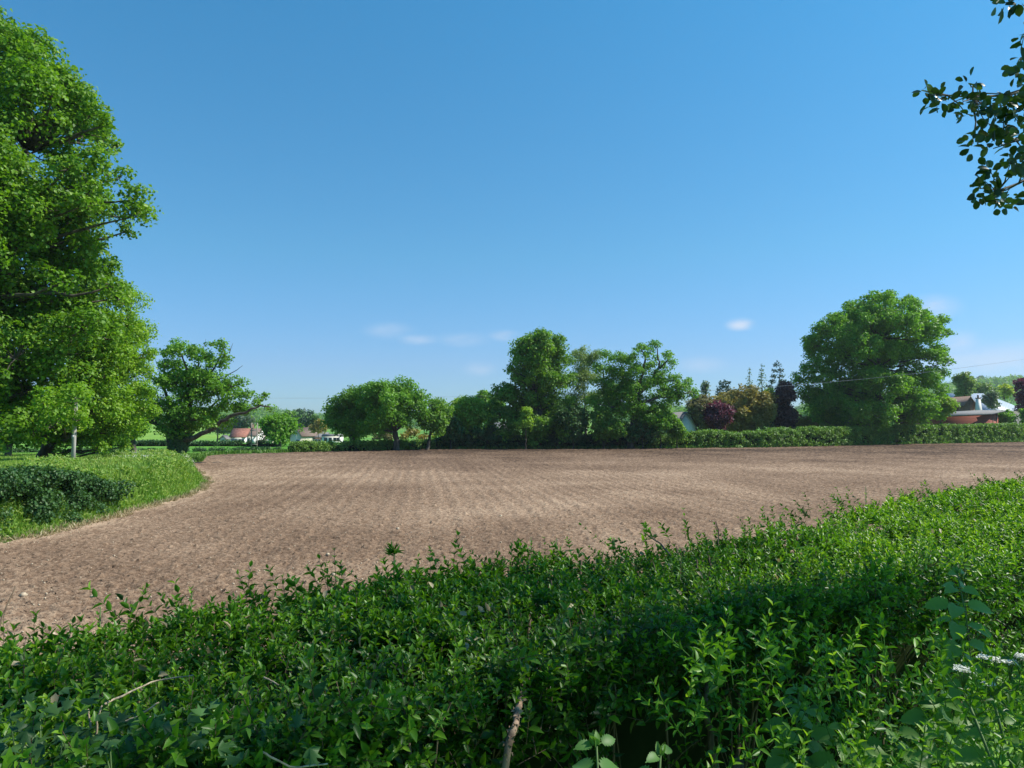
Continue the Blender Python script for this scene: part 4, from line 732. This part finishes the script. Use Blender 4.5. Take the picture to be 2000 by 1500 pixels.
# woody stems inside
n = 420; u = usample(n, near=.5); v = .08+.8*rng.random(n); p = hcurve(FR, u)*(1-v[:, None])+hcurve(BK, u)*v[:, None]
for i in range(n):
    a = np.array([p[i, 0], p[i, 1], .9]); t_ = a+np.array([rng.normal()*.14, rng.normal()*.14, 1.02+.08*rng.random()]); r0 = .003+.009*rng.random()**3
    P = limb_pts(a, t_, 6, .06, 0); sm.tube(P, np.linspace(r0, r0*.5, 6), 5)
    for j in (2, 3, 4):
        if rng.random() < .8: sm.tube(limb_pts(P[j], P[j]+rdir(1)[0]*[.16, .16, .08]+[0, 0, .16], 4, .1, 0), np.linspace(r0*.5, .0015, 4), 4)
sm.build('stems', M['stem'], eh)
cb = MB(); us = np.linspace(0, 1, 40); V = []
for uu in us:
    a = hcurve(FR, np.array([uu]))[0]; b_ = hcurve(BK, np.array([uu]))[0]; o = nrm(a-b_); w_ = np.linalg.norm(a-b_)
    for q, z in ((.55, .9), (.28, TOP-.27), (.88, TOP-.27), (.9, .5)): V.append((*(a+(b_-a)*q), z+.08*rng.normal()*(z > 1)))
cb.add(V, None, [[i*4+k, i*4+(k+1) % 4, i*4+4+(k+1) % 4, i*4+4+k] for i in range(39) for k in range(4)]); cb.build('shade_core', M['core'], eh)
# taller single shoots that break the skyline of the hedge
for i, (px, py, Yd, hgt, lb) in enumerate([(197, 1172, 2.3, .2, 'tall leafy shoot standing above the hedge line at the left, below the pale flat stone'), (1037, 1040, 3.5, .17, 'left one of two thin shoots poking above the middle of the near hedge'),
                                           (1087, 1042, 3.55, .17, 'right one of two thin shoots poking above the middle of the near hedge'), (375, 1142, 2.5, .12, 'short leafy shoot above the hedge line left of the spiky weed'), (1690, 945, 6.0, .4, 'pale feathery shoot above the far part of the near hedge')]):
    t = at(px, py, Yd); e = empty('hedge_shoot', t-[0, 0, hgt+.12], lb, 'shoot', 'shoots above the near hedge'); a = MB(); b_ = MB()
    sprigs(a, b_, (t-[0, 0, hgt+.03])[None], np.array([[.02, 0, 1.]]), np.array([hgt]), 9, np.array([.03 if i < 4 else .05]), np.array([.35 if i < 4 else .9]), aw=.36); a.build('leaves', M['privet'], e); b_.tube([t-[0, 0, hgt+.12], t-[0, 0, .02]], [.003, .0015], 5); b_.build('stalk', M['gstem'], e)
# goosegrass like spiky weed
t = at(770, 1075, 3.05); e = empty('spiky_weed', t-[0, 0, .2], 'spiky star-shaped weed rising above the hedge line left of centre', 'weed'); a = MB(); n = 26; X = rdir(n); X[:, 2] = np.abs(X[:, 2])*.8
a.inst(LEAF2, np.tile(t, (n, 1))-rng.random((n, 1))*[0, 0, .02], X, rdir(n), .05, .007, .3+.3*rng.random(n)); a.build('leaves', M['privet'], e); a = MB(); a.tube([t-[0, 0, .2], t], [.004, .003], 6); a.build('stalk', M['gstem'], e)
# thick stems and stake
def stemthing(name, lb, cat, pts, r0, r1, mat, bumps=0):
    P = np.array(pts, float); t = np.linspace(0, len(P)-1, 14); i = np.clip(t.astype(int), 0, len(P)-2); f = (t-i)[:, None]; Q_ = P[i]*(1-f)+P[i+1]*f; Q_[1:-1] += rng.normal(size=(12, 3))*r0*.25
    m_ = MB(); m_.tube(Q_, np.linspace(r0, r1, 14)*(1+.25*rng.random(14)*(bumps > 0)), 9)
    if bumps:
        k = 260; ti = rng.integers(0, 13, k); c = Q_[ti]+(Q_[ti+1]-Q_[ti])*rng.random((k, 1)); d = rdir(k); m_.inst(LEAF2, c+d*r0*.85, rdir(k), d, .012, .008, rng.random(k))
    if name in ('hedge_trunk', 'bare_twig'):
        o = m_.build('trunk' if name == 'hedge_trunk' else 'bare_twig', M[mat], eh); o['label'] = lb; return o
    return tag(m_.build(name, M[mat], loc=P[0]), lb, cat)
stemthing('hedge_trunk', 'shaggy brown bark stem leaning in the dark front of the near hedge, left of centre', 'stem', [(-.06, 1.66, .95), at(985, 1490, 1.66), at(1003, 1420, 1.7), at(1018, 1365, 1.84), at(1026, 1290, 2.1)], .0085, .005, 'shaggy', 1)
stemthing('hedge_trunk', 'smooth grey-brown stem in the front of the near hedge, above the wooden stake', 'stem', [(.66, 2.3, .95), at(1392, 1480, 2.28), at(1385, 1420, 2.28), at(1378, 1360, 2.3), at(1376, 1280, 2.4)], .012, .007, 'stem')
stemthing('hedge_trunk', 'thin straight brown stem in the right part of the near hedge front', 'stem', [at(1592, 1480, 2.75), at(1600, 1330, 2.75), at(1605, 1255, 2.8)], .011, .008, 'stem')
stemthing('bare_twig', 'dark bare twig arching up over the right half of the near hedge top', 'twig', [at(1310, 1085, 3.6), at(1290, 1062, 3.7), at(1258, 1040, 3.8)], .005, .003, 'stem')
stemthing('bare_twig', 'upright bare twig above the near hedge right of the arching twig', 'twig', [at(1402, 1080, 3.9), at(1404, 1040, 3.95), at(1398, 1018, 3.95)], .004, .002, 'stem')
stemthing('bare_twig', 'curved dark bare twig at the left edge of the photo over the bare soil', 'twig', [at(-15, 1260, 1.95), at(8, 1195, 2.0), at(30, 1145, 2.05)], .003, .0015, 'stem')
x, y, z = at(1438, 1482, 2.3); s_ = MB(); s_.box((x, y, (z+.9)/2), (.036, .03, z-.9), .2); tag(s_.build('wooden_stake', M['stem'], loc=(x, y, .9)), 'short sawn wooden stake in front of the hedge at the bottom edge of the photo', 'stake')
# cut dead twigs, lower left
for (pts, lb) in [([(205, 1375), (300, 1330), (380, 1318)], 'long straw-coloured cane slanting up in the lower left corner'), ([(355, 1500), (400, 1440), (440, 1400)], 'pale dead stick crossing the long cane in the lower left'),
                  ([(370, 1436), (430, 1455), (470, 1462)], 'pale twig lying level across the lower left of the hedge'), ([(510, 1468), (570, 1500), (640, 1492)], 'pale grey twig at the bottom of the hedge left of centre'),
                  ([(188, 1440), (190, 1400), (200, 1378)], 'short upright cut stub among the lobed leaves'), ([(178, 1425), (172, 1385)], 'leftmost short upright cut stub among the lobed leaves'),
                  ([(240, 1410), (270, 1400), (310, 1372)], 'thin forked dead twig right of the cut stubs'), ([(262, 1450), (285, 1410), (295, 1400)], 'curled dead twig right of the cut stubs'), ([(515, 1322), (545, 1338)], 'short broken twig lying in the hedge top left of centre'), ([(395, 1462), (420, 1425)], 'small pale fork of dead wood under the pale level twig')]:
    P = [at(a, b_, 1.4 if b_ > 1340 else 1.7) for a, b_ in pts]; stemthing('dead_twig', lb, 'twig', P, .0021, .0014, 'twig')['group'] = 'dead twigs in the lower left of the hedge'
# lobed leaf sprays, lower left
em = empty('lobed_leaf_bush', (-.75, .9, .95), 'low bush of bluish lobed leaves in the lower left corner in front of the hedge', 'bush'); a = MB(); n = 330
px = rng.uniform(-150, 620, n); py = 1330+rng.random(n)*230+.12*np.abs(px-150); Yd = 1.22+.25*rng.random(n); P = np.array([at(a_, b_, c_) for a_, b_, c_ in zip(px, py, Yd)])
k = (py > 1330+.22*np.maximum(px, 0)*.6)&((vnoise(P, 7, 91) > .42)); P = P[k]; n = len(P); Z = nrm(np.array([0, -.35, 1.])+.45*rdir(n)); a.inst(PALM, P, np.cross(Z, rdir(n)), Z, .026+.02*rng.random(n), .034, rng.random(n)); a.build('leaves', M['maple'], em)
a = MB()
for q in P[::4]: a.tube(limb_pts((q[0]+.1*rng.normal(), q[1]+.05, max(.95, q[2]-.5)), q, 4, .08, 0), [.003, .0025, .002, .0012], 4)
a.build('stems', M['gstem'], em)
# nettles; v0 paints sun or shade into each plant's leaf colour
NG = 'nettles at the foot of the hedge'
def nettle(lb, px, py, Yd, h, lf, v0, npair=6, lean=(0, 0)):
    t = at(px, py, Yd); e = empty('nettle_plant', t-[lean[0], lean[1], h], lb, 'nettle', NG); a = MB(); s = MB(); base = t-np.array([lean[0], lean[1], h]); P = limb_pts(base, t, 8, .03, 0); s.tube(P, np.linspace(.005, .002, 8), 6); s.build('stem', M['gstem'], e, smooth=True)
    for k in range(npair):
        f = 1-(k/npair)**1.1*.55; c = base+(t-base)*f; th = (k % 2)*math.pi/2+rng.normal()*.3+.6; sz = lf*min(1, .4+.28*k)
        for s_ in (0, math.pi, math.pi/2+.3, -math.pi/2+.3)[:2 if k < 1 else 4]:
            X = np.array([math.cos(th+s_), math.sin(th+s_), .15-.12*min(k, 4)]); X = X/np.linalg.norm(X); q = c+X*sz*.35; pet = MB()
            a.inst(NETTLE, q[None], X[None], np.array([[0, -.65, 1.]])+.35*rdir(1), np.array([sz]), np.array([sz*.66]), v0+.2*rng.random()); s2 = MB()
            a.tube([c, q], [.0015, .001], 4, v0)
    for k in range(5): X = nrm(rdir(1)[0]+np.array([0, 0, 1.2])); a.inst(NETTLE, t[None], X[None], rdir(1), np.array([lf*.3]), np.array([lf*.16]), .8)
    a.build('leaves', M['nettle'], e)
nettle('large shaded nettle pair at the bottom edge right of centre', 1165, 1455, 1.4, .95, .085, .3, 8)
nettle('dark nettle at the bottom edge right of the large shaded nettle', 1290, 1475, 1.45, .9, .08, .25, 8)
nettle('sunlit nettle with broad leaves above the wooden stake', 1560, 1350, 2.0, .9, .085, .8, 9)
nettle('bright nettle below and right of the broad sunlit nettle', 1650, 1420, 1.9, .85, .08, .85, 9)
nettle('sunlit nettle at the bottom edge between the stake and the cow parsley', 1740, 1390, 1.95, .9, .075, .75, 9)
nettle('tall nettle with bright leaves against the dark right part of the hedge', 1870, 1120, 2.6, 1.1, .085, .9, 10)
nettle('nettle beside the flowering cow parsley at the right', 1835, 1330, 2.0, .95, .08, .75, 9)
nettle('pale nettle low in the bottom right corner', 1950, 1410, 1.8, .8, .08, .7, 9)
nettle('nettle rooted at the bottom edge right of the bright nettle pair', 1570, 1470, 1.8, .8, .07, .8, 8)
nettle('half-hidden nettle left of the wooden stake', 1400, 1470, 2.1, .8, .07, .45)
# bindweed-like fill of small leaves, bottom right
a = MB(); b_ = a; n = 950
px = rng.uniform(1330, 2250, n); py = 1270+rng.random(n)**.8*480; Yd = 1.5+1.1*rng.random(n); P = np.array([at(q, r_, s_) for q, r_, s_ in zip(px, py, Yd)]); P = P[(vnoise(P, 4, 95) > .42)&(P[:, 2] > .98)]; n = len(P)
sprigs(a, b_, P, np.array([0, 0, 1.])+.7*rdir(n), .09+.07*rng.random(n), 5, np.full(n, .032), .45+.3*vnoise(P, 3, 96), .4); tag(a.build('small_weeds', M['privet']), 'tangle of small sunlit weeds at the foot of the hedge in the bottom right', 'weeds', kind='stuff')
# cow parsley with white umbels
def umbel(lb, heads, root, Yd, group='white umbels at the right'):
    Yd = Yd-.42; root = (root[0]*.82, root[1]-.45, .95)
    e = empty('cow_parsley_plant', root, lb, 'flower', group); s = MB(); root = np.array(root); mid = at(heads[0][0]+15, heads[0][1]+75, Yd); s.tube(limb_pts(root, mid, 6, .04, 0), np.linspace(.004, .003, 6), 6)
    for (hx, hy, rad) in heads:
        c = at(hx, hy, Yd-.02); hb = c-[0, 0, .045]; s.tube(limb_pts(mid, hb, 5, .05, 0), np.linspace(.0028, .0016, 5), 5); f = MB()
        for j in range(14):
            a_ = j*2.4; rr = rad*.62*math.sqrt((j+.5)/14); q = c+[rr*math.cos(a_), rr*math.sin(a_), -rr*rr*3]; s.tube([hb, q], [.0009, .0007], 3); n = 16; f.inst(LEAF2, q+rdir(n)*[.007, .007, .003], rdir(n)*[1, 1, .2], np.array([0, 0, 1.])+.3*rdir(n), .0055, .0045, rng.random(n))
        f.build('umbel', M['white_fl'], e)
    s.build('stem', M['gstem'], e)
umbel('fading pinkish-white flower head just left of the branching cow parsley', [(1880, 1306, .03)], (1.35, 2.1, .95), 2.15)
umbel('branching cow parsley with several small white heads at the right edge', [(1922, 1283, .017), (1945, 1288, .02), (1972, 1292, .016), (1990, 1280, .02), (1930, 1335, .014), (2010, 1290, .018)], (1.75, 2.1, .95), 2.2)
# ------------------------------------------------------------------ tree overhead on the right (casts the dappled shade)
ro = np.array([8.6, -.2, .95]); e = empty('overhanging_tree', ro, 'tree whose dark leafy branch tips hang into the upper right corner', 'tree')
tb = MB(); top = np.array([8.3, .6, 9.5]); T = limb_pts(ro-[0, 0, .3], top, 9, .03, 0); tb.tube(T, np.linspace(.24, .08, 9), 12)
twl = MB()
def leafspray(P, r=.09, nl=9, sz=.05, v=.4):
    n = len(P)*nl; k = np.repeat(np.arange(len(P)), nl); d = rdir(n); Z = nrm(np.array([0, 0, .8])+.9*rdir(n)); twl.inst(ROUND, P[k]+d*r*rng.random((n, 1))**.5, nrm(d+.6*rdir(n)), Z, sz*(.7+.6*rng.random(n)), sz*.72, np.clip(v+.3*rng.normal(size=n), 0, 1))
# branch tips that show
BR = [([(2300, 60), (2130, 140), (2030, 172), (1960, 186), (1900, 190), (1850, 186), (1815, 186)], 3.1, [(1812, 178), (1826, 196), (1842, 186), (1895, 165), (1905, 195), (1850, 205), (1880, 205), (1920, 205), (1938, 218), (1955, 205), (1975, 200), (1990, 215), (1900, 225), (1940, 245), (1968, 240), (1905, 262), (1898, 285), (1936, 278), (1972, 280), (1960, 255), (1995, 245), (1985, 185), (2020, 200), (2030, 240), (2010, 170)]),
      ([(2300, 200), (2130, 230), (2040, 262), (1985, 275), (1940, 290)], 3.0, [(1990, 262), (2010, 280), (2030, 262)]),
      ([(2300, 260), (2120, 300), (2040, 330), (1990, 358), (1950, 372), (1915, 368)], 3.0, [(1948, 338), (1935, 335), (1990, 322), (1975, 315), (2005, 320), (1915, 365), (1910, 378), (1925, 355), (1950, 395), (1935, 382), (1965, 385), (1970, 398), (2030, 330), (2010, 340)]),
      ([(2250, -60), (2080, -20), (1990, -8), (1950, -10)], 2.4, [(1945, 2), (1962, 6), (1990, 0), (2010, 5)]), ([(2250, 60), (2080, 90), (2010, 125)], 2.9, [(2000, 70), (1998, 118), (1985, 135), (2012, 95), (2004, 140)])]
for pts, Yd, tips in BR:
    P = np.array([at(a, b_, Yd+.1*i) for i, (a, b_) in enumerate(pts[::-1])][::-1]); s0 = T[4+(len(tips) > 8)]; tb.tube(np.concatenate([limb_pts(s0, P[0], 5, .05, 0)[:-1], P]), np.concatenate([np.linspace(.035, .012, 4), np.linspace(.01, .002, len(P))]), 6)
    for (a, b_) in tips:
        q = at(a, b_, Yd+rng.uniform(-.12, .12)); j = P[np.argmin(np.linalg.norm(P-q, axis=1)+.5*(P[:, 0] < q[0]))]; tb.tube(limb_pts(j, q, 4, .1, 0), [.004, .003, .002, .0015], 4); leafspray(q[None], .036, 10, .04, .35)
# unseen crown, its clumps placed up-sun to cast dapples on the hedge
n = 420; u = rng.random(n)**.9; v = rng.uniform(-.35, 1.15, n); p = hcurve(FR, u)*(1-v[:, None])+hcurve(BK, u)*v[:, None]; hgt = rng.uniform(3.0, 8.0, n)
C = np.concatenate([p, np.full((n, 1), 2.0)], 1)+SUNV*(hgt/SUNV[2])[:, None]
lit = vnoise(p, .9, 101)*.5+vnoise(p, 2.2, 102)*.5+.10*sstep(1.5, 4, p[:, 0])+.3*sstep(.5, 1.3, p[:, 0])*(v < .45)
k = lit < .49
nb = 520; qb = np.stack([rng.uniform(-.4, 1.2, nb), np.zeros(nb), rng.uniform(1.1, 1.95, nb)], 1); qb[:, 1] = np.interp(qb[:, 0], FR[:, 0], FR[:, 1]); hb = rng.uniform(3.0, 7.5, nb)  # extra unseen leaf clumps added to darken the lower hedge front
C = np.concatenate([C, qb+SUNV*(hb/SUNV[2])[:, None]]); k = np.concatenate([k, vnoise(qb, 1.6, 103) < .68])
px_, py_, d_ = px_of(C); hid = (d_ < .3)|(px_ > 2000+.45*F/np.maximum(d_, .3))|(py_ < -.45*F/np.maximum(d_, .3))
k &= hid&(C[:, 2] > 3.6)
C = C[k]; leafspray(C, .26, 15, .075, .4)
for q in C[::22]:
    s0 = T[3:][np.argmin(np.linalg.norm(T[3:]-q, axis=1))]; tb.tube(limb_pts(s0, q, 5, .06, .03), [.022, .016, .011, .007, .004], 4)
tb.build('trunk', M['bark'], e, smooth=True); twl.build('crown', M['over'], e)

# ------------------------------------------------------------------ the air
hz = MB(); hz.box((0, 700, 62), (2600, 1700, 130))
m = bpy.data.materials.new('air'); m.use_nodes = True; N = m.node_tree.nodes; L = m.node_tree.links; N.remove(N['Principled BSDF'])
pv = N.new('ShaderNodeVolumePrincipled'); pv.inputs['Color'].default_value = (.82, .9, 1, 1); pv.inputs['Density'].default_value = .00018; pv.inputs['Anisotropy'].default_value = .2; L.new(pv.outputs[0], N['Material Output'].inputs['Volume'])
tag(hz.build('haze', m), kind='stuff')
